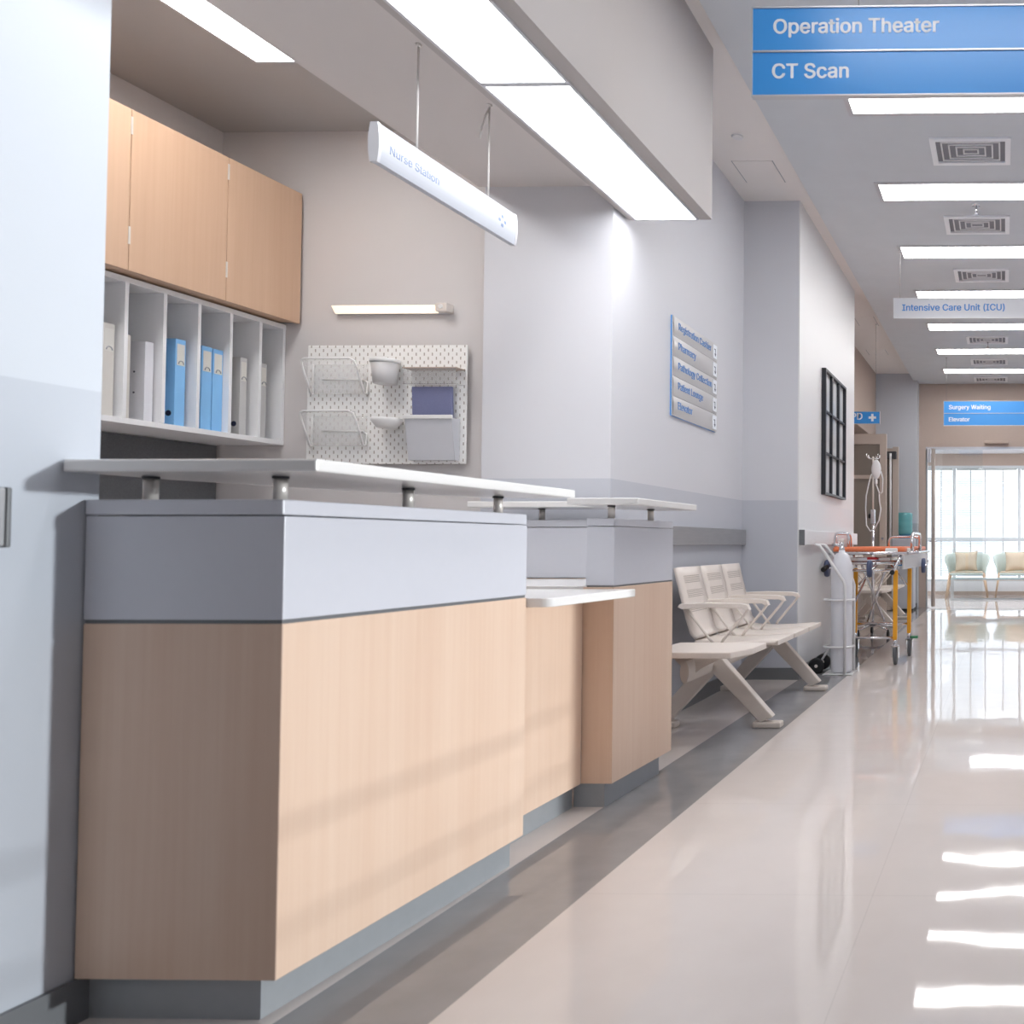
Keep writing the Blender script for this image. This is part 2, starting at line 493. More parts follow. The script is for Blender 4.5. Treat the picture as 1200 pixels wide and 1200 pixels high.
# left side walls
struct(box(-4.1, -1.89, -4.0, 1.69, 0, HC + 0.05).build('wall_left', M['upper_dimmed']))
struct(box(-4.1, WX, 4.021, 5.93, 0, HC + 0.05).build('wall_bench', M['upper']))
struct(box(-2.53, WX, 3.94, 4.021, 0, HC + 0.05).build('wall_pier', M['upper']))
struct(box(-4.1, -1.498, 5.93, 8.1, 0, HC + 0.05).build('wall_column', M['upper']))
struct(box(-1.498, -1.49, 5.93, 8.1, 0, HC + 0.05).build('wall_column_side', M['col_lit']))
# set-back bay past the column: header, deep niche, cross wall
k = MB(); k.box(-2.5, -1.96, 8.1, 12.45, 2.56, 3.7); k.box(-2.6, -2.5, 8.1, 12.45, 0, 3.7)
struct(k.build('wall_niche', M['taupe']))
struct(box(-2.6, -1.33, 12.45, 12.7, 0, 3.7).build('wall_cross', two_tone('paint_cross_wall', (204, 207, 214), (182, 186, 194))))
# end wall with the wide glazed opening
k = MB(); k.box(-1.345, 1.5, 12.7, 12.85, 2.475, 3.7); k.box(-1.345, -1.225, 12.7, 12.85, 0, 2.475); k.box(0.9, 1.5, 12.7, 12.85, 0, 2.475)
struct(k.build('wall_end', M['taupe']))
# station enclosure
struct(box(-4.1, -3.89, 1.69, 4.03, 0, 3.3).build('wall_station_left', M['warm']))
struct(box(-3.89, -2.53, 4.0, 4.021, 0, 3.03).build('wall_station', M['warm']))
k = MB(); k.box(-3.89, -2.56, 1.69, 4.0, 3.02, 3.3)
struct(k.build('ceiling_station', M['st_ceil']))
struct(box(-2.56, -1.885, 1.69, 3.94, 2.71, 3.47).build('ceiling_soffit', M['soffit']))
struct(box(-1.89, -1.472, -4.0, 4.085, 2.60, 3.47).build('wall_bulkhead', M['soffit_dimmed']))
# right wall with its tall window (outside the picture; the daylight on the desk comes through it)
k = MB()
k.box(1.42, 1.6, -4.0, 1.72, 0, HC + 0.05); k.box(1.42, 1.6, 3.39, 12.7, 0, HC + 0.05)
k.box(1.42, 1.6, 1.72, 3.39, 2.42, HC + 0.05); k.box(1.42, 1.6, 1.72, 3.39, 0, 0.12)
struct(k.build('wall_right', M['upper']))
w = struct(MB().box(1.47, 1.53, 1.72, 3.39, 0.12, 0.17).box(1.47, 1.53, 1.72, 3.39, 2.37, 2.42).box(1.47, 1.53, 1.72, 1.76, 0.12, 2.42)
   .box(1.47, 1.53, 3.34, 3.39, 0.12, 2.42).box(1.485, 1.515, 1.72, 3.39, 0.64, 0.648).box(1.485, 1.515, 1.72, 3.39, 0.43, 0.436).build('window_1', M['mullion']))
box(1.497, 1.503, 1.76, 3.34, 0.17, 2.37).build('pane', M['glass'], w)
struct(box(-4.1, 1.6, -4.1, -4.0, 0, HC + 0.2).build('wall_back', M['upper']))
# skirtings
struct(box(-1.89, -1.878, -4.0, 1.69, 0, 0.088).build('baseboard_left', M['base']))
struct(box(-1.90, -1.888, 3.95, 5.93, 0, 0.088).build('baseboard_bench', M['base']))
struct(MB().box(-1.90, -1.49, 5.918, 5.93, 0, 0.085).box(-1.49, -1.478, 5.918, 8.1, 0, 0.085).build('baseboard_column', M['base']))
struct(box(1.408, 1.42, -4.0, 12.7, 0, 0.088).build('baseboard_right', M['base']))
struct(box(-2.5, -1.33, 12.438, 12.45, 0, 0.088).build('baseboard_cross', M['base']))

# waiting room behind the glazing
k = MB(); k.box(-4.2, -4.05, 12.85, 16.1, 0, 3.2); k.box(4.05, 4.2, 12.85, 16.1, 0, 3.2)
struct(k.build('wall_waiting_sides', M['wall_white']))
struct(MB().box(-4.2, -1.345, 12.70, 12.85, 0, 3.2).box(1.5, 4.2, 12.70, 12.85, 0, 3.2).build('wall_waiting_front', M['wall_white']))
struct(box(-4.2, 4.2, 12.85, 16.3, 2.72, 2.9).build('ceiling_waiting_room', M['wall_white']))
struct(MB().box(-4.05, 4.05, 15.9, 16.1, 2.49, 2.72).build('wall_far_header', M['taupe']))
struct(MB().box(-4.05, 4.05, 15.9, 16.1, 0, 0.26).build('wall_far_sill', M['wall_white']))
struct(box(-4.05, 4.05, 15.885, 15.9, 0, 0.07).build('baseboard_far', M['taupe']))

# far window wall: frame members, panes, blinds
wedges = [-4.05, -3.04, -2.01, -0.985, 0.27, 1.5, 2.75, 4.05]
for i in range(len(wedges) - 1):
    a, c = wedges[i], wedges[i + 1]
    k = MB()
    k.box(a - 0.03, a + 0.03, 15.90, 15.98, 0.26, 2.49)
    if i == len(wedges) - 2: k.box(c - 0.03, c + 0.03, 15.90, 15.98, 0.26, 2.49)
    k.box(a + 0.03, c - 0.03, 15.90, 15.98, 0.26, 0.30)
    k.box(a + 0.03, c - 0.03, 15.90, 15.98, 2.44, 2.49)
    k.box(a + 0.03, c - 0.03, 15.90, 15.98, 1.03, 1.10)
    md = (a + c) / 2 - 0.03 if c - a > 1.1 else None
    if md: k.box(md - 0.014, md + 0.014, 15.92, 15.98, 0.30, 2.44)
    w = struct(k.build('window_%d' % (i + 2), M['mullion']))
    box(a + 0.03, c - 0.03, 15.955, 15.961, 0.30, 2.44).build('pane', M['glass'], w)
for i in range(1, 6):
    a, c = wedges[i], wedges[i + 1]
    names = {1: 'white venetian blind behind the wall left of the glass opening', 2: 'white venetian blind over the narrow window left of the chairs',
             3: 'white venetian blind behind the left armchair', 4: 'white venetian blind behind the right armchair, cut by the photo edge',
             5: 'white venetian blind far right in the waiting room window'}
    t = thing('window_blind', names[i], 'blind', ((a + c) / 2, 16.02, 0.30), 'white blinds in the waiting room windows')
    k = MB()
    nsl = 58
    R = Matrix.Rotation(math.radians(28), 3, 'X')
    for q in range(nsl):
        z = 0.36 + q * (2.40 - 0.36) / nsl
        k.box(a + 0.045, c - 0.045, 15.998, 16.033, z, z + 0.0012, rot=R)
    k.build('slats', M['slat'], t)
    box(a + 0.04, c - 0.04, 15.99, 16.04, 2.41, 2.45).build('head_rail', M['white_plastic'], t)
    for f in (0.25, 0.75):
        x = a + (c - a) * f
        box(x - 0.012, x + 0.012, 15.99, 15.991, 0.36, 2.41).build('ladder_tape', M['white_plastic'], t)

# ================================================================== RECEPTION DESK
def quad(x0, y0, x1, y1, depth):   # front edge from (x0,y0) to (x1,y1), box going back to X = depth
    return [(x0, y0), (x1, y1), (depth, y1), (depth, y0)]
# -- near counter
t = thing('reception_counter', 'near reception counter with beech front, grey band and raised white shelf, against the left wall', 'counter', (-1.68, 2.1, 0))
MB().prism([(-1.471, 1.662), (-1.4585, 2.497), (-1.885, 2.497), (-1.885, 1.662)], 0.09, 0.808, 0.002).build('panel', M['wood'], t, label='beech laminate front and end panels')
MB().prism([(-1.521, 1.685), (-1.495, 2.49), (-1.80, 2.49), (-1.885, 1.685)], 0.0, 0.09).build('kick_plate', M['kick'], t)
MB().prism([(-1.475, 1.665), (-1.4625, 2.495), (-1.77, 2.495), (-1.884, 1.665)], 0.808, 0.816).build('shadow_gap', M['base'], t)
MB().prism([(-1.471, 1.662), (-1.4585, 2.497), (-1.77, 2.497), (-1.885, 1.662)], 0.816, 1.028, 0.002).build('upper_panel', M['grey_lam'], t, label='grey laminate band')
MB().prism([(-1.473, 1.66), (-1.4605, 2.499), (-1.77, 2.499), (-1.885, 1.66)], 1.0305, 1.062, 0.003).build('ledge', M['grey_lam'], t)
MB().prism([(-1.372, 1.620), (-1.352, 2.575), (-1.64, 2.575), (-1.80, 2.20), (-1.888, 1.84), (-1.888, 1.620)], 1.116, 1.141, 0.004).build('raised_shelf', M['white_top'], t)
for (x, y) in ((-1.838, 1.745), (-1.555, 1.745), (-1.548, 2.115), (-1.545, 2.49)):
    p = MB().cyl((x, y, 1.062), (x, y, 1.112), 0.0125).build('post', M['steel'], t)
    MB().cyl((x, y, 1.111), (x, y, 1.1175), 0.0145).build('collar', M['vent_dark'], p)
# -- low middle counter
t = thing('service_counter', 'low set-back beech counter between the two raised counters', 'counter', (-1.75, 2.8, 0))
MB().prism([(-1.566, 2.5), (-1.559, 3.030), (-1.93, 3.030), (-1.93, 2.5)], 0.09, 0.776, 0.002).build('panel', M['wood'], t)
MB().prism([(-1.605, 2.5), (-1.598, 3.045), (-1.90, 3.045), (-1.90, 2.5)], 0, 0.09).build('kick_plate', M['kick'], t)
# worktop with one rounded front corner
pts = []
for i in range(9):
    a = -PI / 2 + i * (PI / 2) / 8
    pts.append((-1.385 - 0.035 + 0.035 * math.cos(a), 2.536 + 0.035 * math.sin(a)))
pts = [(-1.90, 2.501)] + pts + [(-1.360, 3.022), (-1.90, 3.022)]
o = MB().prism(pts, 0.778, 0.806, 0.003).build('worktop', M['white_top'])
tag(o, 'white worktop with a rounded corner projecting over the low counter', 'worktop')
# -- far counter
t = thing('reception_counter', 'far end reception counter with beech front and small raised white shelf, nearest the bench', 'counter', (-1.55, 3.28, 0))
MB().prism([(-1.446, 3.034), (-1.428, 3.53), (-1.562, 3.53), (-1.562, 3.034)], 0.09, 0.812, 0.002).build('panel', M['wood'], t, label='beech laminate front and end panels')
MB().prism([(-1.481, 3.051), (-1.468, 3.50), (-1.596, 3.50), (-1.596, 3.051)], 0, 0.09).build('kick_plate', M['kick'], t)
MB().prism([(-1.449, 3.037), (-1.431, 3.527), (-1.549, 3.527), (-1.549, 3.037)], 0.812, 0.818).build('shadow_gap', M['base'], t)
MB().prism([(-1.446, 3.034), (-1.428, 3.53), (-1.552, 3.53), (-1.552, 3.034)], 0.818, 1.036, 0.002).build('upper_panel', M['grey_lam'], t, label='grey laminate band')
MB().prism([(-1.446, 3.032), (-1.428, 3.532), (-1.552, 3.532), (-1.552, 3.032)], 1.038, 1.067, 0.003).build('ledge', M['grey_lam'], t)
MB().prism([(-1.346, 3.004), (-1.330, 3.541), (-1.50, 3.57), (-1.611, 3.45), (-1.611, 3.004)], 1.116, 1.141, 0.004).build('raised_shelf', M['white_top'], t)
for (x, y) in ((-1.478, 3.075), (-1.47, 3.40)):
    p = MB().cyl((x, y, 1.067), (x, y, 1.112), 0.0125).build('post', M['steel'], t)
    MB().cyl((x, y, 1.111), (x, y, 1.1175), 0.0145).build('collar', M['vent_dark'], p)
# -- return counter at the back of the station
t = thing('return_counter', 'grey return counter closing the far side of the nurse station', 'counter', (-1.8, 3.8, 0))
box(-2.38, -1.59, 3.70, 3.885, 0.09, 0.816, 0.002).build('panel', M['wood'], t)
box(-2.37, -1.60, 3.72, 3.88, 0.0, 0.09).build('kick_plate', M['kick'], t)
box(-2.38, -1.59, 3.70, 3.885, 0.818, 1.046, 0.002).build('upper_panel', M['grey_lam'], t)
box(-2.38, -1.59, 3.698, 3.885, 1.049, 1.08, 0.003).build('ledge', M['grey_lam'], t)
box(-2.40, -1.58, 3.64, 3.888, 1.136, 1.162, 0.004).build('raised_shelf', M['white_top'], t)
p = MB().cyl((-2.14, 3.78, 1.08), (-2.14, 3.78, 1.132), 0.0125).build('post', M['steel'], t)
MB().cyl((-2.14, 3.78, 1.131), (-2.14, 3.78, 1.137), 0.0145).build('collar', M['vent_dark'], p)
o = box(-2.36, -1.566, 3.06, 3.69, 0.79, 0.815, 0.003).build('worktop', M['white_top'])
tag(o, 'pale inner worktop behind the far counter, in front of the grey return', 'worktop')

# ================================================================== STATION STORAGE
CX = -3.47
cy = [2.78, 3.1876, 3.597, 3.985]
nm = ['overhead beech cabinet beside the left wall edge, mostly hidden', 'middle overhead beech cabinet between two door seams',
      'right overhead beech cabinet touching the pegboard wall']
for i in range(3):
    a, c = cy[i], cy[i + 1]
    t = thing('wall_cabinet', nm[i], 'cabinet', (-3.68, (a + c) / 2, 2.055), 'overhead beech cabinets')
    box(-3.888, CX - 0.020, a + 0.001, c - 0.001, 2.062, 2.697).build('body', M['wood_dimmed'], t)
    box(CX - 0.018, CX, a + 0.0015, c - 0.0015, 2.055, 2.70, 0.0015).build('door', M['wood_dimmed'], t)
    if i < 2:
        for z in (2.16, 2.60):
            box(CX - 0.016, CX + 0.0015, c - 0.004, c + 0.004, z, z + 0.07).build('hinge', M['steel'], t)
# open pigeonhole shelving
SX = -3.552
t = thing('pigeonhole_shelf', 'white open pigeonhole shelf full of binders under the beech cabinets', 'shelf', (-3.73, 3.4, 1.468))
box(-3.888, SX, 2.70, 3.999, 1.458, 1.481, 0.001).build('bottom_board', M['shelf'], t)
box(-3.888, SX, 2.70, 3.999, 2.03, 2.053, 0.001).build('top_board', M['shelf'], t)
box(-3.888, -3.876, 2.70, 3.999, 1.482, 2.03).build('back_panel', M['shelf'], t)
dv = [2.818, 2.966, 3.113, 3.261, 3.414, 3.563, 3.713, 3.862, 3.990]
for y in dv:
    box(-3.874, SX, y - 0.007, y + 0.007, 1.482, 2.03).build('divider', M['shelf'], t)
# binders (spine faces the aisle, +X)
def binder(y, w, h, m, label, lbl=True, ring=True, tilt=0.0, xf=-3.58, zz=1.4815):
    t = thing('ring_binder', label, 'binder', (xf - 0.12, y, zz), 'ring binders in the pigeonhole shelf')
    k = MB()
    for (a, c) in ((y - w / 2, y - w / 2 + 0.003), (y + w / 2 - 0.003, y + w / 2)):
        k.box(xf - 0.24, xf, a, c, zz, zz + h, 0.0012)
    k.box(xf - 0.004, xf, y - w / 2 + 0.001, y + w / 2 - 0.001, zz, zz + h, 0.0012)
    o = k.build('cover', m, t)
    box(xf - 0.225, xf - 0.03, y - w / 2 + 0.005, y + w / 2 - 0.008, zz + 0.008, zz + h - 0.018).build('paper_block', M['label'], t)
    if lbl:
        l = box(xf, xf + 0.0008, y - w * 0.36, y + w * 0.4, zz + h * 0.70, zz + h * 0.945).build('spine_label', M['label'], t)
        arc = [(xf + 0.0012, y + 0.002 + 0.011 * math.cos(a), zz + h * 0.715 + 0.014 * math.sin(a)) for a in [i * PI / 8 for i in range(9)]]
        MB().tube(arc, 0.0022, 6).build('arch_mark', M['grey_mark'], l)
    if ring:
        MB().lathe([(0.0125, 0.002), (0.0125, -0.0008), (0.009, -0.0012)], (xf - 0.026, y - w / 2, zz + h * 0.145), 20, 'y').build('finger_hole', M['ring'], t)
    for q in (0.36, 0.62):
        MB().lathe([(0.004, 0.0), (0.004, -0.0012)], (xf - 0.045, y - w / 2, zz + h * q), 10, 'y').build('rivet', M['ring'], t)
    if tilt:
        t.rotation_euler = (tilt, 0, 0)
    return t
binder(3.222, 0.044, 0.372, M['bbeige'], 'beige ring binder leftmost on the shelf, beside the left wall', ring=False)
binder(3.297, 0.016, 0.345, M['bbeige'], 'slim beige file leaning on the divider beside the white binder', lbl=False, ring=False)
binder(3.380, 0.034, 0.335, M['bwhite'], 'white ring binder without label, left of the single blue binder', lbl=False, ring=False)
binder(3.510, 0.044, 0.378, M['bblue'], 'blue ring binder alone in its pigeonhole')
binder(3.628, 0.048, 0.376, M['bblue'], 'left one of the two blue ring binders sharing a pigeonhole')
binder(3.680, 0.048, 0.374, M['bblue'], 'right one of the two blue ring binders sharing a pigeonhole')
binder(3.807, 0.034, 0.366, M['bgrey'], 'light grey ring binder with dark finger hole, right of the blue pair')
binder(3.912, 0.032, 0.362, M['bgrey'], 'narrow grey ring binder in the last pigeonhole by the end wall', ring=False)
o = box(-3.8895, -3.872, 2.50, 3.985, 0.85, 1.454, 0.002).build('pinboard', M['felt'])
tag(o, 'dark grey felt pinboard on the wall below the binder shelf', 'pinboard')

# wall lamp above pegboard
t = thing('wall_lamp', 'slim glowing bar lamp on the wall above the pegboard', 'lamp', (-3.0, 3.98, 2.12))
MB().prism([(3.999, 2.142), (3.955, 2.142), (3.948, 2.136), (3.975, 2.103), (3.999, 2.103)], -3.29, -2.735, 0.0, axis='x').build('body', M['alu_frame'], t)
MB().prism([(3.954, 2.1355), (3.9465, 2.1345), (3.973, 2.101), (3.978, 2.103)], -3.285, -2.775, 0.0, axis='x').build('diffuser', M['led'], t, label='warm lit diffuser strip')
box(-2.772, -2.715, 3.945, 3.999, 2.104, 2.146, 0.004).build('end_cap', M['steel'], t)
MB().lathe([(0.012, 0), (0.010, -0.005)], (-2.745, 3.946, 2.128), 16, 'y').build('sensor', M['white_plastic'], t)

# pegboard and what hangs on it
PX0, PX1 = -3.418, -2.628
t = thing('pegboard', 'white pegboard with staggered slots on the nurse station wall', 'pegboard', (-3.02, 3.985, 1.36))
box(PX0, PX1, 3.972, 3.980, 1.362, 1.945, 0.003).build('board', M['peg'], t)
for x in (PX0 + 0.05, PX1 - 0.05):
    for z in (1.40, 1.90):
        MB().cyl((x, 3.98, z), (x, 4.0005, z), 0.010, 12).build('spacer', M['white_plastic'], t)
def letter_tray(zb, label):
    t = thing('letter_tray', label, 'tray', (-3.27, 3.90, zb), 'letter trays on the pegboard')
    x0, x1 = -3.385, -3.115
    # open-topped sling of clear plastic with a rounded rim
    def f(u, v):
        x = x0 + (x1 - x0) * u
        if v < 0.45: q = v / 0.45; return Vector((x, 3.9705, zb + 0.15 - 0.145 * q))
        if v < 0.55: q = (v - 0.45) / 0.1; return Vector((x, 3.9705 - 0.0245 * q, zb + 0.005))
        q = (v - 0.55) / 0.45; return Vector((x, 3.946 - 0.055 * q, zb + 0.005 + 0.155 * q))
    MB().grid(f, 6, 20, 0.002).build('shell', M['tray'], t)
    k = MB()
    pts = [(x0, 3.966, zb + 0.15), (x0 + 0.004, 3.960, zb + 0.004), (x0 + 0.01, 3.946, zb), (x0 + 0.002, 3.905, zb + 0.12), (x0 + 0.004, 3.893, zb + 0.155), (x0 + 0.02, 3.890, zb + 0.163),
           (x1 - 0.03, 3.890, zb + 0.163), (x1 - 0.01, 3.893, zb + 0.152), (x1 - 0.004, 3.905, zb + 0.12), (x1, 3.946, zb + 0.004), (x1 + 0.004, 3.960, zb + 0.004), (x1 + 0.002, 3.966, zb + 0.06), (x1 - 0.02, 3.966, zb + 0.075)]
    k.tube(pts, 0.005, 8)
    k.build('rim', M['white_plastic'], t)
    MB().tube([(x0 + 0.05, 3.967, zb + 0.075), (x1 - 0.02, 3.967, zb + 0.075)], 0.004, 6).build('back_rod', M['white_plastic'], t)
    return t
letter_tray(1.700, 'clear plastic letter tray hung upper left on the pegboard')
letter_tray(1.447, 'clear plastic letter tray hung lower left on the pegboard')
t = thing('pen_cup', 'small translucent cup hung in the middle of the pegboard near its top', 'cup', (-2.985, 3.93, 1.742))
k = MB()
k.lathe([(0.048, 0.0), (0.058, 0.105), (0.055, 0.105), (0.045, 0.006)], (-2.985, 3.9098, 1.742), 28); k.build('cup', M['frost'], t)
MB().lathe([(0.058, 0.1), (0.062, 0.1), (0.062, 0.118), (0.058, 0.118)], (-2.985, 3.9098, 1.742), 28).build('rim', M['white_plastic'], t)
t = thing('soap_tray', 'small white oval tray hung below the cup on the pegboard', 'tray', (-2.972, 3.92, 1.53))
k = MB(); b = bmesh.new(); k.lathe([(0.040, 0), (0.062, 0.03), (0.064, 0.045), (0.058, 0.045), (0.04, 0.012)], (-2.972, 3.9078, 1.53), 28); k.build('tray', M['white_plastic'], t)
box(-2.997, -2.947, 3.96, 3.972, 1.547, 1.582).build('hook', M['white_plastic'], t)
t = thing('pegboard_shelf', 'narrow clear shelf with brown edge hung above the slate folder', 'shelf', (-2.76, 3.93, 1.74))
box(-2.90, -2.635, 3.905, 3.972, 1.818, 1.823, 0.001).build('top', M['taupe'], t)
box(-2.895, -2.64, 3.907, 3.910, 1.742, 1.818, 0.001).build('front_panel', M['clear'], t)
box(-2.895, -2.64, 3.910, 3.968, 1.742, 1.745).build('bottom', M['clear'], t)
t = thing('document_holder', 'white document holder hung lower right on the pegboard', 'holder', (-2.76, 3.93, 1.375))
k = MB()
k.prism([(3.972, 1.378), (3.940, 1.378), (3.910, 1.580), (3.913, 1.582), (3.944, 1.382), (3.972, 1.382)], -2.885, -2.660, axis='x')
for x in (-2.887, -2.662): k.prism([(3.972, 1.378), (3.940, 1.378), (3.910, 1.580), (3.972, 1.580)], x, x + 0.004, axis='x')
k.build('pocket', M['sign_grey'], t)
box(-2.893, -2.654, 3.903, 3.914, 1.574, 1.592, 0.002).build('front_rim', M['white_plastic'], t)
o = MB().box(-2.875, -2.68, 3.945, 3.962, 1.39, 1.735, 0.003, rot=Matrix.Rotation(math.radians(3.0), 3, 'X')).build('folder', M['folder'])
tag(o, 'slate blue folder standing in the white document holder', 'folder')

# ================================================================== CEILING LAMPS, VENTS, SPRINKLERS
def lamp(name, x0, x1, y0, y1, z, label, group, dm, fr=0.012):
    t = thing(name, label, 'ceiling light', ((x0 + x1) / 2, (y0 + y1) / 2, z), group)
    k = MB()
    k.box(x0 - fr, x1 + fr, y0 - fr, y0, z - 0.006, z + 0.002).box(x0 - fr, x1 + fr, y1, y1 + fr, z - 0.006, z + 0.002)
    k.box(x0 - fr, x0, y0, y1, z - 0.006, z + 0.002).box(x1, x1 + fr, y0, y1, z - 0.006, z + 0.002)
    k.build('frame', M['alu_frame'], t)
    box(x0, x1, y0, y1, z - 0.003, z + 0.002).build('diffuser', dm, t)
    return t
order = ['nearest, partly behind the large blue sign', 'second from the camera, between two air vents', 'third from the camera, above the intensive care sign wire',
         'fourth from the camera, just above the intensive care sign', 'fifth from the camera, below the intensive care sign',
         'sixth from the camera, one before the last', 'farthest, just before the end wall']
for i in range(7):
    y = 4.545 + 1.2 * i
    lamp('ceiling_light', -0.87, 0.33, y - 0.13, y + 0.13, HC, 'long white corridor ceiling light, ' + order[i], 'corridor ceiling lights', M['panel'], 0.03)
for y, l in ((3.345, 'long white corridor ceiling light above the large blue sign, out of frame'), (-1.455, 'added fill light behind the camera position, shaped as a long corridor ceiling light'), (2.145, 'long white corridor ceiling light over the desk, second from overhead')):  # the lamp behind the camera is added as fill for the counter end
    lamp('ceiling_light', -0.87, 0.33, y - 0.13, y + 0.13, HC, l, 'corridor ceiling lights', M['panel'], 0.03)
for x, l in ((-2.2, 'added unseen ceiling light at the left of the waiting room'), (0.0, 'added unseen ceiling light above the mint armchairs'), (2.2, 'added unseen ceiling light at the right of the waiting room')):
    lamp('ceiling_light', x - 0.6, x + 0.6, 13.7, 14.3, 2.72, l, 'added waiting room fill lights', M['lamp_fill'])  # lamps added out of view to brighten the backlit chairs
lamp('bulkhead_light', -1.845, -1.545, 2.866, 4.066, 2.60, 'long bright bulkhead light panel nearer the bench end', 'bulkhead light panels', M['panel_front'])
lamp('bulkhead_light', -1.845, -1.545, 1.64, 2.84, 2.60, 'long bright bulkhead light panel above the near counter, cut by the photo top', 'bulkhead light panels', M['panel_front'])
lamp('station_light', -3.17, -2.905, 2.20, 3.40, 3.02, 'bright ceiling panel over the beech cabinets in the nurse station', 'station lights', M['panel_station'])

def vent(y, label):
    z = HC
    t = thing('ceiling_vent', label, 'air vent', (-0.215, y, z), 'corridor air vents')
    x = -0.215; hw, hd = 0.25, 0.175
    def ring(k, a, c, w, z0, z1):
        k.box(x - a, x + a, y - c, y - c + w, z0, z1).box(x - a, x + a, y + c - w, y + c, z0, z1)
        k.box(x - a, x - a + w, y - c + w, y + c - w, z0, z1).box(x + a - w, x + a, y - c + w, y + c - w, z0, z1)
    k = MB(); ring(k, hw, hd, 0.035, z - 0.012, z + 0.001); k.build('frame', M['vent_white'], t)
    box(x - hw + 0.03, x + hw - 0.03, y - hd + 0.03, y + hd - 0.03, z - 0.0015, z + 0.001).build('backing', M['vent_back'], t)
    for q in range(4):
        a = 0.185 - q * 0.045; c = 0.122 - q * 0.03
        k = MB(); ring(k, a, c, 0.010, z - 0.008, z - 0.0015); k.build('louvre', M['white_metal'], t)
    return t
vlab = ['square white air vent nearest the camera', 'square white air vent with a sprinkler hanging in front', 'square white air vent just before the intensive care sign',
        'square white air vent hidden behind the intensive care sign', 'square white air vent just past the intensive care sign',
        'square white air vent second from the end wall', 'square white air vent closest to the end wall']
for i in range(7): vent(5.145 + 1.2 * i, vlab[i])
for (y, l) in ((5.975, 'chrome sprinkler head in front of the second air vent'), (10.05, 'small sprinkler head far along the ceiling near the end wall')):
    t = thing('sprinkler', l, 'sprinkler', (-0.211, y, HC - 0.001), 'ceiling sprinklers')
    MB().lathe([(0.035, 0.002), (0.033, -0.006), (0.012, -0.008)], (-0.211, y, HC), 20).build('escutcheon', M['chrome'], t)
    MB().cyl((-0.211, y, HC - 0.006), (-0.211, y, HC - 0.07), 0.008, 10).build('pipe', M['chrome'], t)
    MB().lathe([(0.02, 0.0), (0.02, -0.003)], (-0.211, y, HC - 0.069), 16).build('deflector', M['chrome'], t)
tag(MB().lathe([(0.035, 0.0), (0.033, -0.008), (0.028, -0.010)], (-1.64, 4.98, HC + 0.021), 24).build('ceiling_speaker', M['white_metal']), 'small round white disc in the ceiling margin above the bench', 'ceiling speaker')
def hatch(x0, x1, y0, y1, z, label):
    t = thing('ceiling_hatch', label, 'hatch', ((x0 + x1) / 2, (y0 + y1) / 2, z), 'ceiling access hatches')
    box(x0, x1, y0, y1, z - 0.003, z + 0.001).build('panel', M['strip'], t)
    k = MB(); w = 0.006
    k.box(x0 - w, x0, y0, y1, z - 0.002, z + 0.001).box(x1, x1 + w, y0, y1, z - 0.002, z + 0.001)
    k.build('joint', M['grey_mark'], t)
hatch(-1.78, -1.52, 5.30, 5.62, HC + 0.02, 'flush access hatch in the ceiling margin beside the grey column')
hatch(-1.72, -1.50, 9.3, 9.7, 3.56, 'flush access hatch in the ceiling margin past the framed wall')
hatch(-1.85, -1.60, 10.9, 11.2, 3.56, 'small flush access hatch in the ceiling margin near the end wall')

# ================================================================== SIGNS
def hang_sign(name, label, x0, x1, y, z0, plates, wires, group='hanging blue direction signs'):
    """plates: list of (height, material, text, text_x, text_h, letter material) from the bottom up"""
    t = thing(name, label, 'sign', ((x0 + x1) / 2, y, z0), group)
    z = z0 + 0.006
    k = MB(); H = sum(p[0] for p in plates) + 0.006 * (len(plates) - 1) + 0.012
    k.box(x0 - 0.004, x1 + 0.004, y - 0.010, y + 0.016, z0, z0 + 0.006).box(x0 - 0.004, x1 + 0.004, y - 0.010, y + 0.016, z0 + H - 0.006, z0 + H)
    k.box(x0 - 0.004, x0, y - 0.010, y + 0.016, z0 + 0.006, z0 + H - 0.006).box(x1, x1 + 0.004, y - 0.010, y + 0.016, z0 + 0.006, z0 + H - 0.006)
    zz = z
    for i, p in enumerate(plates):
        zz += p[0]
        if i < len(plates) - 1: k.box(x0, x1, y - 0.011, y + 0.016, zz, zz + 0.006)
        zz += 0.006
    k.build('frame', M['alu_frame'], t)
    for (h, m, body, w, tx, tz, lm) in plates:
        p = box(x0, x1, y - 0.006, y + 0.012, z, z + h).build('plate', m, t)
        if body:
            text_part('lettering', body, w, tx, z + tz, 'front', y - 0.006, lm, p)
        z += h + 0.006
    for x in wires:
        MB().cyl((x, y, z0 + H - 0.003), (x, y, HC), 0.0018, 6).build('wire', M['wire'], t)
        MB().lathe([(0.012, 0), (0.010, -0.012)], (x, y, HC), 12).build('ceiling_clip', M['chrome'], t)
    return t
hang_sign('hanging_sign', 'large blue hanging sign reading Operation Theater and CT Scan', -0.947, 0.62, 3.05, 2.648,
   [(0.162, M['sign_blue'], 'CT Scan', 0.285, -0.872, 0.064, M['letter_white']), (0.162, M['sign_blue'], 'Operation Theater', 0.62, -0.868, 0.066, M['letter_white'])], (-0.55, 0.25))
hang_sign('hanging_sign', 'pale grey hanging sign with blue words Intensive Care Unit (ICU)', -0.937, 0.62, 6.9, 2.870,
   [(0.160, M['sign_grey'], 'Intensive Care Unit (ICU)', 0.86, -0.865, 0.060, M['letter_blue'])], (-0.885, 0.57))
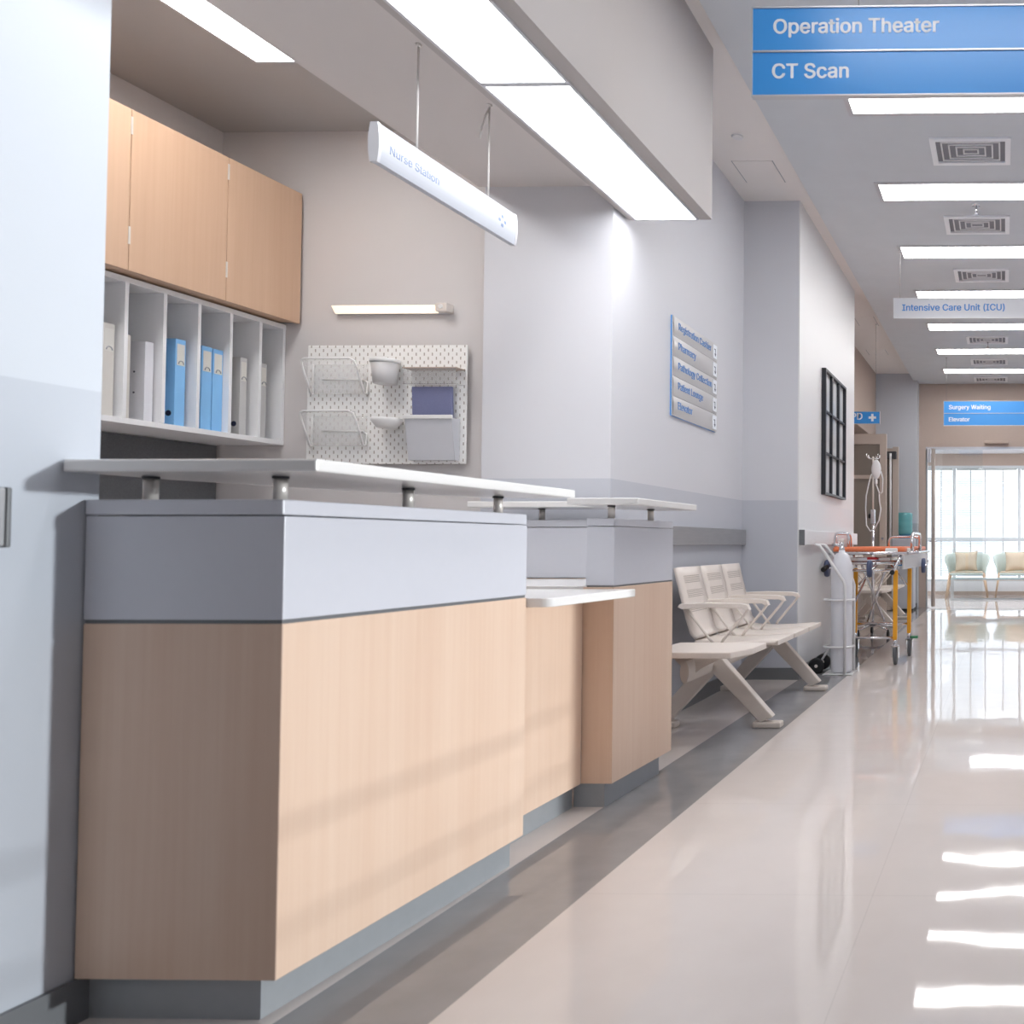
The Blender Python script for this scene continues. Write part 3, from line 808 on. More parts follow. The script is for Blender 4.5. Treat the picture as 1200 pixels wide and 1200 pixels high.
hang_sign('hanging_sign', 'distant blue hanging sign reading Surgery Waiting and Elevator, before the end wall', -0.812, 0.75, 10.9, 2.541,
   [(0.156, M['sign_blue'], 'Elevator', 0.275, -0.745, 0.052, M['letter_white']), (0.156, M['sign_blue'], 'Surgery Waiting', 0.55, -0.745, 0.052, M['letter_white'])], (-0.78, 0.7))
t = hang_sign('hanging_sign', 'small blue sign with a white cross showing past the column', -1.85, -1.405, 9.2, 2.317,
   [(0.132, M['sign_blue'], 'OPD', 0.20, -1.80, 0.045, M['letter_white'])], (-1.80, -1.45))
cxx, czz = -1.487, 2.39
MB().box(cxx - 0.013, cxx + 0.013, 9.1925, 9.194, czz - 0.042, czz + 0.042).box(cxx - 0.042, cxx - 0.013, 9.1925, 9.194, czz - 0.013, czz + 0.013).box(cxx + 0.013, cxx + 0.042, 9.1925, 9.194, czz - 0.013, czz + 0.013).build('cross_mark', M['letter_white'], t)
# wire loop at the ceiling near the third lamp
# nurse station sign
t = thing('hanging_sign', 'white hanging sign with pale words Nurse Station over the counter', 'sign', (-2.04, 2.985, 2.20))
zc = 2.272; hh = 0.064; prof = []
for i in range(11):
    s = -1 + 2 * i / 10
    prof.append((-2.04 + 0.011 + 0.006 * (1 - s * s), zc + s * hh))
prof += [(-2.04 - 0.011 - 0.006 * (1 - s * s), zc + s * hh) for s in [1 - 2 * i / 10 for i in range(11)]]
bd = MB().prism(prof, 2.617, 3.352, axis='y').build('body', M['sign_white'], t)
for (a, c) in ((2.605, 2.617), (3.352, 3.364)):
    MB().prism([(-2.04 + (x + 2.04) * 1.08, zc + (z - zc) * 1.02) for x, z in prof], a, c, axis='y').build('end_cap', M['alu_frame'], t)
text_part('lettering', 'Nurse Station', 0.235, 2.655, zc - 0.018, 'side', -2.0238, M['letter_pale'], bd, bold=0.0, thick=0.0012)
k = MB()
for (dy, dz) in ((0, 0.018), (0, -0.018), (0.018, 0), (-0.018, 0)):
    k.box(-2.0245, -2.0225, 3.262 + dy - 0.006, 3.262 + dy + 0.006, zc + dz - 0.006, zc + dz + 0.006)
k.build('cross_mark', M['letter_pale'], bd)
for y in (2.80, 3.195):
    MB().cyl((-2.04, y, zc + hh - 0.001), (-2.04, y, 2.71), 0.0035, 8).build('cord', M['cord'], t)
    MB().lathe([(0.010, 0), (0.008, -0.01)], (-2.04, y, 2.71), 12).build('ceiling_hook', M['cord'], t)
MB().tube([(-2.04, 3.195, 2.695), (-2.045, 3.18, 2.66), (-2.05, 3.165, 2.60), (-2.05, 3.155, 2.555)], 0.0035, 8).build('loose_cord_end', M['cord'], t)
# directory board
t = thing('directory_board', 'silver directory board with five blue lettered rows on the wall above the bench', 'sign', (WX, 4.98, 1.70))
box(WX - 0.001, WX + 0.008, 4.635, 5.345, 1.702, 2.275).build('backing', M['sign_blue'], t)
rows = ['Elevator', 'Patient Lounge', 'Pathology Collection', 'Pharmacy', 'Registration Cashier']
for i, tx in enumerate(rows):
    z0 = 1.703 + i * 0.1145
    def f(u, v, z0=z0):
        s = 2 * v - 1
        return Vector((WX + 0.014 + 0.006 * (1 - s * s), 4.633 + 0.714 * u, z0 + 0.1125 * v))
    k = MB(); k.grid(f, 1, 8, 0.0); k.box(WX + 0.008, WX + 0.0145, 4.633, 5.347, z0, z0 + 0.1125)
    p = k.build('row_plate', M['sign_silver'], t)
    text_part('lettering', tx, None, 4.70, z0 + 0.044, 'side', WX + 0.0195, M['letter_sky'], p, height=0.042, bold=0.003)
    MB().box(WX + 0.0185, WX + 0.0215, 5.262, 5.330, z0 + 0.012, z0 + 0.100, 0.001).build('arrow_tile', M['letter_white'], p)
    k = MB(); off = WX + 0.0218
    k.box(off, off + 0.001, 5.293, 5.299, z0 + 0.030, z0 + 0.074).box(off, off + 0.001, 5.278, 5.3, z0 + 0.068, z0 + 0.074)
    k.prism([(5.283, z0 + 0.044), (5.309, z0 + 0.044), (5.296, z0 + 0.026)], off, off + 0.001, axis='x')
    k.build('arrow', M['arrow'], p)

# ================================================================== WALL RAILS AND FRAME
def rail(name, label, x0, x1, y0, y1, ends, m='rail'):
    t = thing(name, label, 'bumper rail', ((x0 + x1) / 2, (y0 + y1) / 2, 0.968), 'metal bumper rails on the walls')
    box(x0, x1, y0, y1, 0.966, 1.075, 0.003).build('rail', M[m], t)
    for (a, c) in ends:
        box(x0 - 0.002, x1 + 0.002, a, c, 0.964, 1.077, 0.003).build('end_cap', M['base'], t)
rail('bumper_rail', 'metal bumper rail on the near left wall, ending beside the counter', WX + 0.012, WX + 0.042, -2.0, 1.505, ((1.505, 1.513),))
rail('bumper_rail', 'grey metal bumper rail on the wall behind the bench', WX + 0.002, WX + 0.032, 3.96, 5.926, ())
rail('bumper_rail', 'bright metal bumper rail on the white wall behind the gas cylinder', -1.489, -1.452, 5.96, 8.09, ((5.945, 5.96),), 'rail_lit')
t = thing('wall_frame', 'black frame of nine panes hung on the white wall past the column', 'picture frame', (-1.48, 7.08, 1.37))
ya, yb, za, zb = 6.655, 7.52, 1.375, 2.405
k = MB(); xa, xb = -1.49, -1.455
k.box(xa, xb, ya, ya + 0.03, za, zb).box(xa, xb, yb - 0.03, yb, za, zb).box(xa, xb, ya + 0.03, yb - 0.03, za, za + 0.02).box(xa, xb, ya + 0.03, yb - 0.03, zb - 0.02, zb)
for f in (1 / 3, 2 / 3):
    y = ya + (yb - ya) * f; k.box(xa, xb - 0.004, y - 0.018, y + 0.018, za + 0.02, zb - 0.02)
    z = za + (zb - za) * f; k.box(xa, xb - 0.006, ya + 0.03, yb - 0.03, z - 0.008, z + 0.008)
k.build('frame', M['dark_frame'], t)
box(xa, xa + 0.008, ya + 0.03, yb - 0.03, za + 0.02, zb - 0.02).build('panes', M['mirror_pane'], t)

# ================================================================== BENCH
def make_bench():
    t = thing('waiting_bench', 'cream metal three seat bench with end table against the wall beside the reception desk', 'bench', (-1.5, 4.95, 0), 'cream metal benches')
    P = 0.362
    # backrests, seats
    for i in range(3):
        y0 = 4.50 + P * i + 0.016; y1 = 4.50 + P * (i + 1) - 0.016
        prof = [(-1.825, 0.838), (-1.79, 0.70), (-1.755, 0.56), (-1.728, 0.475), (-1.70, 0.445), (-1.66, 0.437), (-1.55, 0.432), (-1.42, 0.436), (-1.30, 0.446), (-1.245, 0.444)]
        def f(u, v, y0=y0, y1=y1):
            q = v * 4; j = min(int(q), 3); s = q - j
            a, c = Vector((prof[j][0], 0, prof[j][1])), Vector((prof[j + 1][0], 0, prof[j + 1][1]))
            p = a.lerp(c, s); p.y = y0 + (y1 - y0) * u; return p
        k = MB(); k.grid(f, 4, 12, 0.024)
        br = k.build('backrest', M['cream'], t)
        # dark strips painting the shade of the pressed back grooves, three groups
        k = MB()
        for zc in (0.775, 0.695, 0.615):
            for dz in (-0.018, -0.009, 0.0, 0.009, 0.018):
                z = zc + dz; x = -1.825 + (0.838 - z) / 0.263 * 0.066 if z > 0.57 else -1.76
                k.box(x - 0.0255, x + 0.0258, y0 + 0.05, y1 - 0.05, z - 0.0016, z + 0.0016)
        k.build('groove', M['groove'], br)
        def g(u, v, y0=y0, y1=y1):
            q = v * 5; j = min(int(q), 4); s = q - j; j += 4
            a, c = Vector((prof[j][0], 0, prof[j][1])), Vector((prof[j + 1][0], 0, prof[j + 1][1]))
            p = a.lerp(c, s); p.y = y0 + (y1 - y0) * u; return p
        k = MB(); k.grid(g, 4, 15, 0.026)
        k.box(-1.262, -1.242, y0, y1, 0.418, 0.446, 0.003)
        k.build('seat', M['cream'], t)
    # armrests with crossed rod supports
    for i in range(4):
        y = 4.50 + P * i
        k = MB()
        k.prism([(-1.785, 0.628), (-1.772, 0.646), (-1.62, 0.652), (-1.44, 0.648), (-1.405, 0.640), (-1.392, 0.612), (-1.408, 0.610), (-1.43, 0.622), (-1.62, 0.624), (-1.76, 0.616)], y - 0.024, y + 0.024, 0.003, axis='y')
        ar = k.build('armrest', M['cream'], t)
        k = MB()
        k.tube([(-1.745, y, 0.622), (-1.62, y, 0.46), (-1.595, y, 0.432)], 0.008, 8)
        k.tube([(-1.405, y, 0.615), (-1.43, y, 0.58), (-1.54, y, 0.45), (-1.55, y, 0.43)], 0.008, 8)
        k.build('support_rod', M['cream'], ar)
    # end table
    o = MB().prism([(-1.70, 3.90), (-1.30, 3.90), (-1.243, 4.06), (-1.243, 4.30), (-1.70, 4.30)], 0.428, 0.459, 0.005).build('end_table', M['cream'], t)
    # beam and brackets
    MB().prism([(-1.565 + 0.022 * math.cos(a), 0.345 + 0.055 * math.sin(a)) for a in [i * 2 * PI / 20 for i in range(20)]], 4.02, 5.56, axis='y', smooth=True).build('beam', M['bench_leg'], t)
    for y in (4.12, 4.62, 5.02, 5.42):
        MB().prism([(-1.68, 0.428), (-1.36, 0.428), (-1.50, 0.36), (-1.545, 0.33), (-1.585, 0.33)], y - 0.012, y + 0.012, axis='y').build('bracket', M['bench_leg'], t)
    # inverted V legs
    for y in (4.39, 5.50):
        for s in (1, -1):
            xf = -1.545 + s * (0.285 if s > 0 else 0.272)
            k = MB()
            top = Vector((-1.545 + s * 0.005, y, 0.345)); bot = Vector((xf, y, 0.03))
            d = (bot - top).normalized(); n = Vector((-d.z, 0, d.x)) * 0.045
            k.prism([((top + n).x, (top + n).z), ((bot + n).x, max(0.028, (bot + n).z)), ((bot - n).x, max(0.028, (bot - n).z)), ((top - n).x, (top - n).z)], y - 0.03, y + 0.03, 0.006, axis='y')
            lg = k.build('leg', M['bench_leg'], t)
            a, c = sorted((xf - 0.075 * 1.0, xf + 0.075))
            MB().box(a, c, y - 0.036, y + 0.036, 0.0, 0.032, 0.008).build('foot', M['bench_leg'], lg)
    return t
bench = make_bench()
copy_thing(bench, (-1.58, 10.25, 0), 'far cream metal bench half hidden behind the ambulance stretcher')

# ================================================================== GAS CYLINDER AND TROLLEY
gx, gy = -1.233, 6.22
t = thing('gas_cylinder', 'tall white gas cylinder strapped upright to its hand trolley', 'gas cylinder', (gx, gy, 0.012))
MB().lathe([(0.07, 0.012), (0.079, 0.02), (0.080, 0.03), (0.080, 0.80), (0.076, 0.825), (0.060, 0.872), (0.050, 0.893), (0.038, 0.903), (0.024, 0.908), (0.024, 0.925)], (gx, gy, 0), 36).build('body', M['cylinder'], t)
v = MB().lathe([(0.02, 0.92), (0.022, 0.945), (0.016, 0.95), (0.016, 0.985), (0.012, 0.99)], (gx, gy, 0), 16).build('valve', M['chrome'], t)
MB().lathe([(0.02, 0), (0.022, 0.01), (0.02, 0.022)], (gx, gy, 0.99), 16).build('valve_knob', M['steel'], v)
MB().cyl((gx - 0.075, gy, 0.968), (gx, gy, 0.968), 0.011, 12).build('outlet', M['chrome'], v)
t = thing('cylinder_trolley', 'white tubular hand trolley with black wheels carrying the gas cylinder', 'trolley', (gx, gy + 0.02, 0))
for (sx, sy) in ((0.045, -0.105), (0.075, 0.105)):
    pth = [(gx + sx, gy + sy, 0.012), (gx + sx, gy + sy, 0.66), (gx + sx - 0.012, gy + sy, 0.70), (gx - 0.125, gy + sy, 0.935), (gx - 0.145, gy + sy, 0.960), (gx - 0.165, gy + sy, 0.966)]
    MB().tube(pth, 0.011, 10).build('upright', M['white_metal'], t)
MB().tube([(gx - 0.155, gy - 0.105, 0.966), (gx - 0.175, gy - 0.09, 0.968), (gx - 0.175, gy + 0.09, 0.968), (gx - 0.155, gy + 0.105, 0.966)], 0.011, 10).build('handle', M['white_metal'], t)
for z in (0.205, 0.555):
    MB().tube([(gx - 0.018 + 0.112 * math.cos(a), gy + 0.098 * math.sin(a), z) for a in [i * 2 * PI / 28 for i in range(28)]], 0.008, 8, closed=True).build('hoop', M['white_metal'], t)
MB().prism([(gx + 0.10, gy - 0.11), (gx + 0.10, gy + 0.11), (gx - 0.12, gy + 0.11), (gx - 0.12, gy - 0.11)], 0.002, 0.010, 0.002).build('base_plate', M['white_metal'], t)
ax = gx - 0.182
MB().cyl((ax, gy - 0.03, 0.06), (ax, gy + 0.20, 0.06), 0.008, 10).build('axle', M['steel'], t)
k = MB(); k.tube([(ax, gy + 0.06, 0.06), (gx - 0.10, gy + 0.06, 0.19)], 0.008, 8).tube([(ax, gy + 0.06, 0.06), (gx - 0.15, gy + 0.06, 0.012)], 0.008, 8)
k.build('wheel_bracket', M['white_metal'], t)
for y in (gy - 0.03, gy + 0.20):
    w = MB().lathe([(0.045, -0.014), (0.057, -0.012), (0.060, 0), (0.057, 0.012), (0.045, 0.014)], (ax, y, 0.06), 28, 'y').build('wheel', M['black'], t)
    MB().lathe([(0.012, -0.018), (0.014, 0), (0.012, 0.018)], (ax, y, 0.06), 14, 'y').build('hub', M['steel'], w)

# ================================================================== STRETCHER
t = thing('ambulance_stretcher', 'wheeled ambulance stretcher with orange mattress and yellow legs by the white wall', 'stretcher', (-1.12, 7.4, 0))
ya, yb = 6.75, 8.55
MB().box(-1.415, -0.82, ya, yb, 0.905, 0.950, 0.020, 3).build('mattress', M['orange'], t, label='orange vinyl mattress')
k = MB()
for x in (-1.425, -0.795): k.tube([(x, ya - 0.05, 0.897), (x, yb, 0.897)], 0.014, 10)
for y in (ya - 0.05, 7.3, 7.9, yb): k.tube([(-1.425, y, 0.897), (-0.795, y, 0.897)], 0.014, 10)
k.build('bed_frame', M['chrome'], t)
k = MB()
for x in (-1.36, -0.87): k.tube([(x, ya - 0.02, 0.815), (x, yb - 0.1, 0.815)], 0.012, 8)
for y in (ya - 0.02, 7.05, 7.45): k.tube([(-1.36, y, 0.815), (-0.87, y, 0.815)], 0.012, 8)
for y in (ya + 0.03,): k.tube([(-1.36, y, 0.755), (-0.90, y, 0.755)], 0.010, 8)
k.box(-1.30, -0.95, ya + 0.05, 7.3, 0.835, 0.86)
for x in (-1.36, -0.87):
    for y in (ya, 7.4): k.tube([(x, y, 0.815), (x * 1.0, y, 0.897)], 0.012, 8)
k.build('lower_frame', M['chrome'], t)
for (x, y, zt) in ((-1.345, 6.68, 0.76), (-0.888, 6.68, 0.76), (-1.305, 7.20, 0.76), (-0.835, 7.20, 0.76)):
    lg = MB().prism([(x - 0.020, 0.20), (x + 0.014, 0.20), (x + 0.020, zt), (x - 0.016, zt)], y - 0.018, y + 0.018, 0.004, axis='y').build('leg', M['yellow'], t)
    MB().tube([(x, y, 0.215), (x, y, 0.13)], 0.016, 10).box(x - 0.028, x - 0.022, y - 0.03, y + 0.03, 0.06, 0.15).box(x + 0.022, x + 0.028, y - 0.03, y + 0.03, 0.06, 0.15).box(x - 0.028, x + 0.028, y - 0.03, y + 0.03, 0.145, 0.155).build('caster_fork', M['chrome'], lg)
    MB().lathe([(0.05, -0.014), (0.072, -0.012), (0.075, 0), (0.072, 0.012), (0.05, 0.014)], (x, y + 0.01, 0.075), 26, 'x').build('wheel', M['wheel_grey'], lg)
    MB().tube([(x, y, zt - 0.01), (x, y + 0.02, 0.82)], 0.012, 8).build('hinge_strut', M['chrome'], lg)
MB().box(-0.82, -0.76, 7.17, 7.23, 0.155, 0.175, 0.004).build('brake_pedal', M['green'], t)
k = MB()
k.tube([(-1.345, 6.68, 0.215), (-0.888, 6.68, 0.215)], 0.010, 8).tube([(-1.305, 7.20, 0.28), (-0.835, 7.20, 0.28)], 0.010, 8)
k.tube([(-1.345, 6.69, 0.24), (-1.20, 7.5, 0.80)], 0.010, 8).tube([(-0.888, 6.69, 0.24), (-1.0, 7.5, 0.80)], 0.010, 8)
k.tube([(-1.22, 7.0, 0.80), (-1.05, 7.2, 0.30)], 0.010, 8).tube([(-1.0, 7.0, 0.80), (-1.20, 7.2, 0.30)], 0.010, 8)
k.tube([(-1.28, 7.2, 0.62), (-1.12, 7.3, 0.80)], 0.009, 8).tube([(-0.86, 7.2, 0.62), (-1.02, 7.3, 0.80)], 0.009, 8)
k.build('cross_brace', M['chrome'], t)
# loading wheels
for (x, y, z) in ((-1.452, 6.72, 0.775), (-1.085, 6.60, 0.775), (-0.755, 7.62, 0.775)):
    w = MB().lathe([(0.04, -0.017), (0.066, -0.015), (0.070, 0), (0.066, 0.015), (0.04, 0.017)], (x, y, z), 26, 'x').build('loading_wheel', M['wheel_blue'], t)
    MB().tube([(x, y, z), (x + 0.03, y + 0.01, z + 0.0), (x + 0.03, y + 0.12, z + 0.04)], 0.010, 8).build('wheel_arm', M['chrome'], w)
MB().tube([(-1.475, 6.70, 0.765), (-1.495, 6.66, 0.765)] if False else [(-1.44, 6.66, 0.79), (-1.46, 6.60, 0.765)], 0.02, 12).build('grip', M['black'], t)
MB().tube([(-0.84, 6.72, 0.90), (-0.90, 6.62, 0.75)], 0.012, 8).build('release_arm', M['chrome'], t)
MB().lathe([(0.018, -0.02), (0.02, 0), (0.018, 0.02)], (-0.905, 6.61, 0.745), 12, 'y').build('release_knob', M['black'], t)
MB().box(-1.13, -1.05, 6.74, 6.76, 0.845, 0.865, 0.003).build('release_lever', M['red'], t)
# side guards and the white fold-down panel
def arch(k, p0, p1, h, r=0.012):
    a, c = Vector(p0), Vector(p1); u = Vector((0, 0, h)); d = (c - a)
    k.tube([a, a + u * 0.75, a + u * 0.93 + d * 0.05, a + u + d * 0.16, c + u - d * 0.16, c + u * 0.93 - d * 0.05, c + u * 0.75, c], r, 8)
k = MB(); arch(k, (-1.425, 6.95, 0.9), (-1.425, 7.6, 0.9), 0.165); k.build('side_guard', M['chrome'], t)
k = MB(); arch(k, (-0.80, 7.10, 0.9), (-0.80, 7.75, 0.9), 0.165, 0.016); k.build('side_guard', M['chrome'], t)
k = MB(); arch(k, (-1.20, 8.5, 0.9), (-0.88, 8.5, 0.9), 0.15); k.build('head_guard', M['chrome'], t)
k = MB(); arch(k, (-1.40, 6.78, 0.92), (-1.29, 6.78, 0.92), 0.14); k.build('push_handle', M['chrome'], t)
MB().prism([(-0.845, 6.76), (-0.785, 8.1), (-0.770, 8.1), (-0.830, 6.76)], 0.765, 0.882, 0.003).build('side_panel', M['white_metal'], t)
MB().box(-0.90, -0.80, 6.9, 7.0, 0.905, 0.94, 0.01).box(-0.98, -0.88, 6.72, 6.85, 0.905, 0.94, 0.01).build('belt', M['white_plastic'], t)

# ================================================================== IV STAND
ix, iy = -1.40, 8.72
t = thing('iv_stand', 'chrome drip stand standing behind the stretcher', 'drip stand', (ix, iy, 0))
MB().cyl((ix, iy, 0.10), (ix, iy, 1.25), 0.016, 12).build('lower_pole', M['chrome'], t)
MB().cyl((ix, iy, 1.22), (ix, iy, 1.90), 0.010, 12).build('upper_pole', M['steel'], t)
c = MB().box(ix - 0.022, ix + 0.022, iy - 0.022, iy + 0.022, 1.19, 1.34, 0.006).build('clamp', M['chrome'], t)
MB().lathe([(0.024, 0), (0.026, 0.012), (0.022, 0.025)], (ix - 0.047, iy, 1.27), 14, 'x').build('clamp_knob', M['black'], c)
k = MB()
for a in range(4):
    d = Vector((math.cos(a * PI / 2 + PI / 4), math.sin(a * PI / 2 + PI / 4), 0)) * 0.03
    k.tube([Vector((ix, iy, 1.88)), Vector((ix, iy, 1.88)) + d * 2, Vector((ix, iy, 1.90)) + d * 2.8, Vector((ix, iy, 1.925)) + d * 2.9], 0.006, 6)
k.build('hooks', M['chrome'], t)
for a in range(5):
    th = a * 2 * PI / 5 + 0.5
    e = Vector((ix + 0.26 * math.cos(th), iy + 0.26 * math.sin(th), 0.085))
    lg = MB().tube([(ix, iy, 0.125), (ix + 0.1 * math.cos(th), iy + 0.1 * math.sin(th), 0.115), e], 0.011, 8).build('leg', M['chrome'], t)
    MB().lathe([(0.028, -0.014), (0.038, -0.010), (0.038, 0.010), (0.028, 0.014)], (e.x, e.y, 0.038), 18, 'x').tube([(e.x, e.y, 0.06), (e.x, e.y, 0.09)], 0.010, 8).build('caster', M['black'], lg)
t = thing('drip_bag', 'clear drip bag with looping tubes hung on the chrome stand', 'drip bag', (ix + 0.03, iy - 0.05, 1.62))
bx, by = ix + 0.042, iy - 0.06
def bag(u, v):
    a = u * 2 * PI; s = math.sin(PI * min(max(v, 0.02), 0.98)) ** 0.45
    return Vector((bx + 0.052 * s * math.cos(a), by + 0.022 * s * math.sin(a), 1.66 + 0.20 * v))
MB().grid(bag, 20, 12).build('bag', M['bag'], t)
MB().tube([(bx, by, 1.855), (bx - 0.01, by + 0.0, 1.88), (bx - 0.005, by + 0.02, 1.905), (bx + 0.005, by, 1.88), (bx, by, 1.855)], 0.003, 6).build('hanger', M['bag'], t)
MB().lathe([(0.006, 0), (0.014, -0.01), (0.014, -0.05), (0.006, -0.06)], (bx, by, 1.66), 14).build('drip_chamber', M['bag'], t)
k = MB()
k.tube([(bx, by, 1.60), (bx + 0.03, by, 1.52), (bx + 0.035, by, 1.42), (bx + 0.05, by, 1.34), (bx + 0.03, by, 1.22), (bx - 0.02, by, 1.13), (bx - 0.06, by, 1.11), (bx - 0.10, by, 1.17), (bx - 0.11, by, 1.35), (bx - 0.105, by, 1.48), (bx - 0.08, by, 1.60), (bx - 0.055, by, 1.70), (bx - 0.03, by, 1.72)], 0.007, 8)
k.tube([(bx + 0.05, by, 1.74), (bx + 0.07, by, 1.66), (bx + 0.065, by, 1.52), (bx + 0.03, by, 1.50)], 0.006, 8)
k.build('tube', M['bag'], t)

# ================================================================== DOORS AT THE NICHE
d = struct(MB().box(-2.26, -1.735, 11.38, 11.43, 2.36, 2.50).box(-1.735, -1.645, 11.375, 11.435, 0.01, 2.50).box(-2.26, -2.14, 11.38, 11.43, 0.01, 2.36).box(-2.14, -1.735, 11.38, 11.43, 0.01, 0.90).box(-2.14, -1.735, 11.38, 11.43, 1.88, 1.93).build('door_1', M['door_beige']))
box(-2.14, -1.735, 11.40, 11.41, 0.90, 2.36).build('pane', M['door_glass'], d)
MB().lathe([(0.016, -0.03), (0.016, 0.0)], (-1.69, 11.376, 1.05), 12, 'y').build('handle', M['chrome'], d)
d = struct(MB().box(-1.650, -1.565, 12.06, 12.12, 0.01, 2.40).box(-1.840, -1.650, 12.07, 12.11, 2.26, 2.38).box(-1.840, -1.650, 12.07, 12.11, 0.01, 0.25).build('door_2', M['door_beige']))
box(-1.840, -1.650, 12.085, 12.095, 0.25, 2.26).build('pane', M['door_glass'], d)
MB().cyl((-1.675, 12.0, 0.9), (-1.675, 12.0, 2.30), 0.018, 12).build('pull_bar', M['white_metal'], d)
MB().box(-1.750, -1.590, 12.0, 12.07, 2.22, 2.33, 0.01).build('door_closer', M['vent_dark'], d)

# ================================================================== WATER DISPENSER
wx, wy = -1.50, 12.20
t = thing('water_dispenser', 'grey water dispenser against the grey cross wall by the glass opening', 'water dispenser', (wx, wy, 0))
MB().box(wx - 0.16, wx + 0.16, wy - 0.16, wy + 0.17, 0.03, 1.06, 0.012).build('body', M['disp_grey'], t)
MB().box(wx - 0.15, wx + 0.15, wy - 0.15, wy + 0.16, 0.0, 0.035).build('plinth', M['black'], t)
MB().box(wx - 0.13, wx + 0.13, wy - 0.166, wy - 0.158, 0.66, 0.74).build('tap_panel', M['disp_blue'], t)
for x in (wx - 0.05, wx + 0.05):
    MB().tube([(x, wy - 0.165, 0.64), (x, wy - 0.20, 0.64), (x, wy - 0.205, 0.61)], 0.010, 8).build('tap', M['white_plastic'], t)
t = thing('water_bottle', 'teal water bottle upside down on the dispenser', 'bottle', (wx, wy, 1.062))
MB().lathe([(0.035, 0.982), (0.05, 1.0), (0.10, 1.03), (0.128, 1.06), (0.13, 1.10), (0.124, 1.12), (0.13, 1.14), (0.13, 1.20), (0.124, 1.22), (0.13, 1.24), (0.13, 1.33), (0.12, 1.352), (0.09, 1.358)], (wx, wy, 0.082), 32).build('bottle', M['bottle'], t)
MB().lathe([(0.14, 0.979), (0.14, 1.0), (0.09, 1.03), (0.05, 1.0)], (wx, wy, 0.082), 28).build('collar', M['disp_blue'], t)

# ================================================================== GLASS OPENING
d = struct(MB().box(-1.225, 0.9, 12.70, 12.80, 2.435, 2.475).box(-1.215, -1.20, 12.72, 12.78, 0.0, 2.435).build('door_3', M['alu_frame']))
box(-1.20, -0.35, 12.745, 12.757, 0.01, 2.435).build('pane', M['glass'], d)
box(-1.223, -1.215, 12.735, 12.767, 0.0, 2.435).build('pane_edge', M['glass_edge'], d)
pb = MB().cyl((-1.105, 12.66, 0.02), (-1.105, 12.66, 2.44), 0.03, 16).build('pull_bar', M['bar'], d)
MB().cyl((-1.16, 12.66, 1.02), (-1.05, 12.66, 1.02), 0.014, 10).cyl((-1.105, 12.66, 1.02), (-1.105, 12.75, 1.02), 0.014, 10).build('standoff', M['chrome'], pb)
MB().box(-1.205, -1.15, 12.68, 12.76, 2.24, 2.45, 0.01).build('hinge', M['alu_frame'], d)
o = MB().box(-0.32, 0.05, 12.63, 12.70, 2.52, 2.56, 0.006).build('door_sensor', M['taupe'])
tag(o, 'slim door sensor on the end wall below the Elevator sign', 'sensor')

# ================================================================== WAITING ROOM SEATS
def make_chair(cx, y):
    t = thing('armchair', 'pale mint shell armchair on wooden legs, left one by the window', 'armchair', (cx, y, 0), 'mint armchairs by the far window')
    # wrap-around shell: plan U, height falling to the arms
    def f(u, v):
        a = -PI * 0.5 + PI * 1.0 * u            # -90..90 around the back
        a2 = a * 1.12
        rx, ry = 0.345, 0.30
        x = cx + rx * math.sin(a2) * (1.0 + 0.06 * v) ; yy = y + ry * math.cos(a2) * 0.95 + 0.02 + 0.06 * v
        w = max(0.0, math.cos(a)) ** 0.35 if abs(a) < PI / 2 else 0
        top = 0.655 + (0.83 - 0.655) * (w if w > 0.0 else 0)
        flare = max(0.0, abs(math.sin(a)) - 0.75) * 4
        x += math.copysign(0.05 * flare * v * v, math.sin(a))
        return Vector((x, yy, 0.43 + (top - 0.43) * v))
    MB().grid(f, 28, 8, 0.022).build('shell', M['mint'], t)
    MB().box(cx - 0.30, cx + 0.30, y - 0.28, y + 0.26, 0.415, 0.455, 0.018).build('seat', M['mint'], t)
    MB().box(cx - 0.285, cx + 0.285, y - 0.27, y + 0.22, 0.455, 0.478, 0.012).build('seat_pad', M['cushion'], t)
    for (sx, sy) in ((-1, -1), (1, -1), (-1, 1), (1, 1)):
        MB().tube([(cx + sx * 0.30, y + sy * 0.21, 0.46), (cx + sx * 0.375, y + sy * 0.25, 0.0)], [0.024, 0.014], 10).build('leg', M['oak'], t)
    MB().box(cx - 0.31, cx + 0.31, y - 0.225, y - 0.205, 0.32, 0.36, 0.004).build('front_rail', M['oak'], t)
    return t
ch = make_chair(-0.695, 15.08)
copy_thing(ch, (0.195, 15.08, 0), 'pale mint shell armchair on wooden legs, right one cut by the photo edge')
def make_pillow(cx, y):
    def f(u, v):
        x, z = 2 * u - 1, 2 * v - 1
        e = 0.12 * (abs(x) ** 4 * 0 + (x * x) * (z * z))
        th = 0.065 * (1 - x ** 4) * (1 - z ** 4)
        sx = 0.205 * x * (0.93 + 0.10 * z * z); sz = 0.185 * z * (0.90 + 0.14 * x * x)
        return Vector((cx + sx, y - th, 0.665 + sz + 0.01 * x))
    def g(u, v):
        p = f(u, v); p.y = 2 * y - p.y; return p
    k = MB(); k.grid(f, 16, 16); k.grid(g, 16, 16)
    bmesh.ops.remove_doubles(k.bm, verts=k.bm.verts, dist=1e-5)
    bmesh.ops.recalc_face_normals(k.bm, faces=k.bm.faces)
    bmesh.ops.rotate(k.bm, cent=(cx, y, 0.48), matrix=Matrix.Rotation(math.radians(-14), 3, 'X'), verts=k.bm.verts)
    return k.build('pillow', M['cushion'])
p1 = tag(make_pillow(-0.715, 15.08), 'sand coloured pillow on the left mint armchair', 'pillow', 'sand pillows on the armchairs')
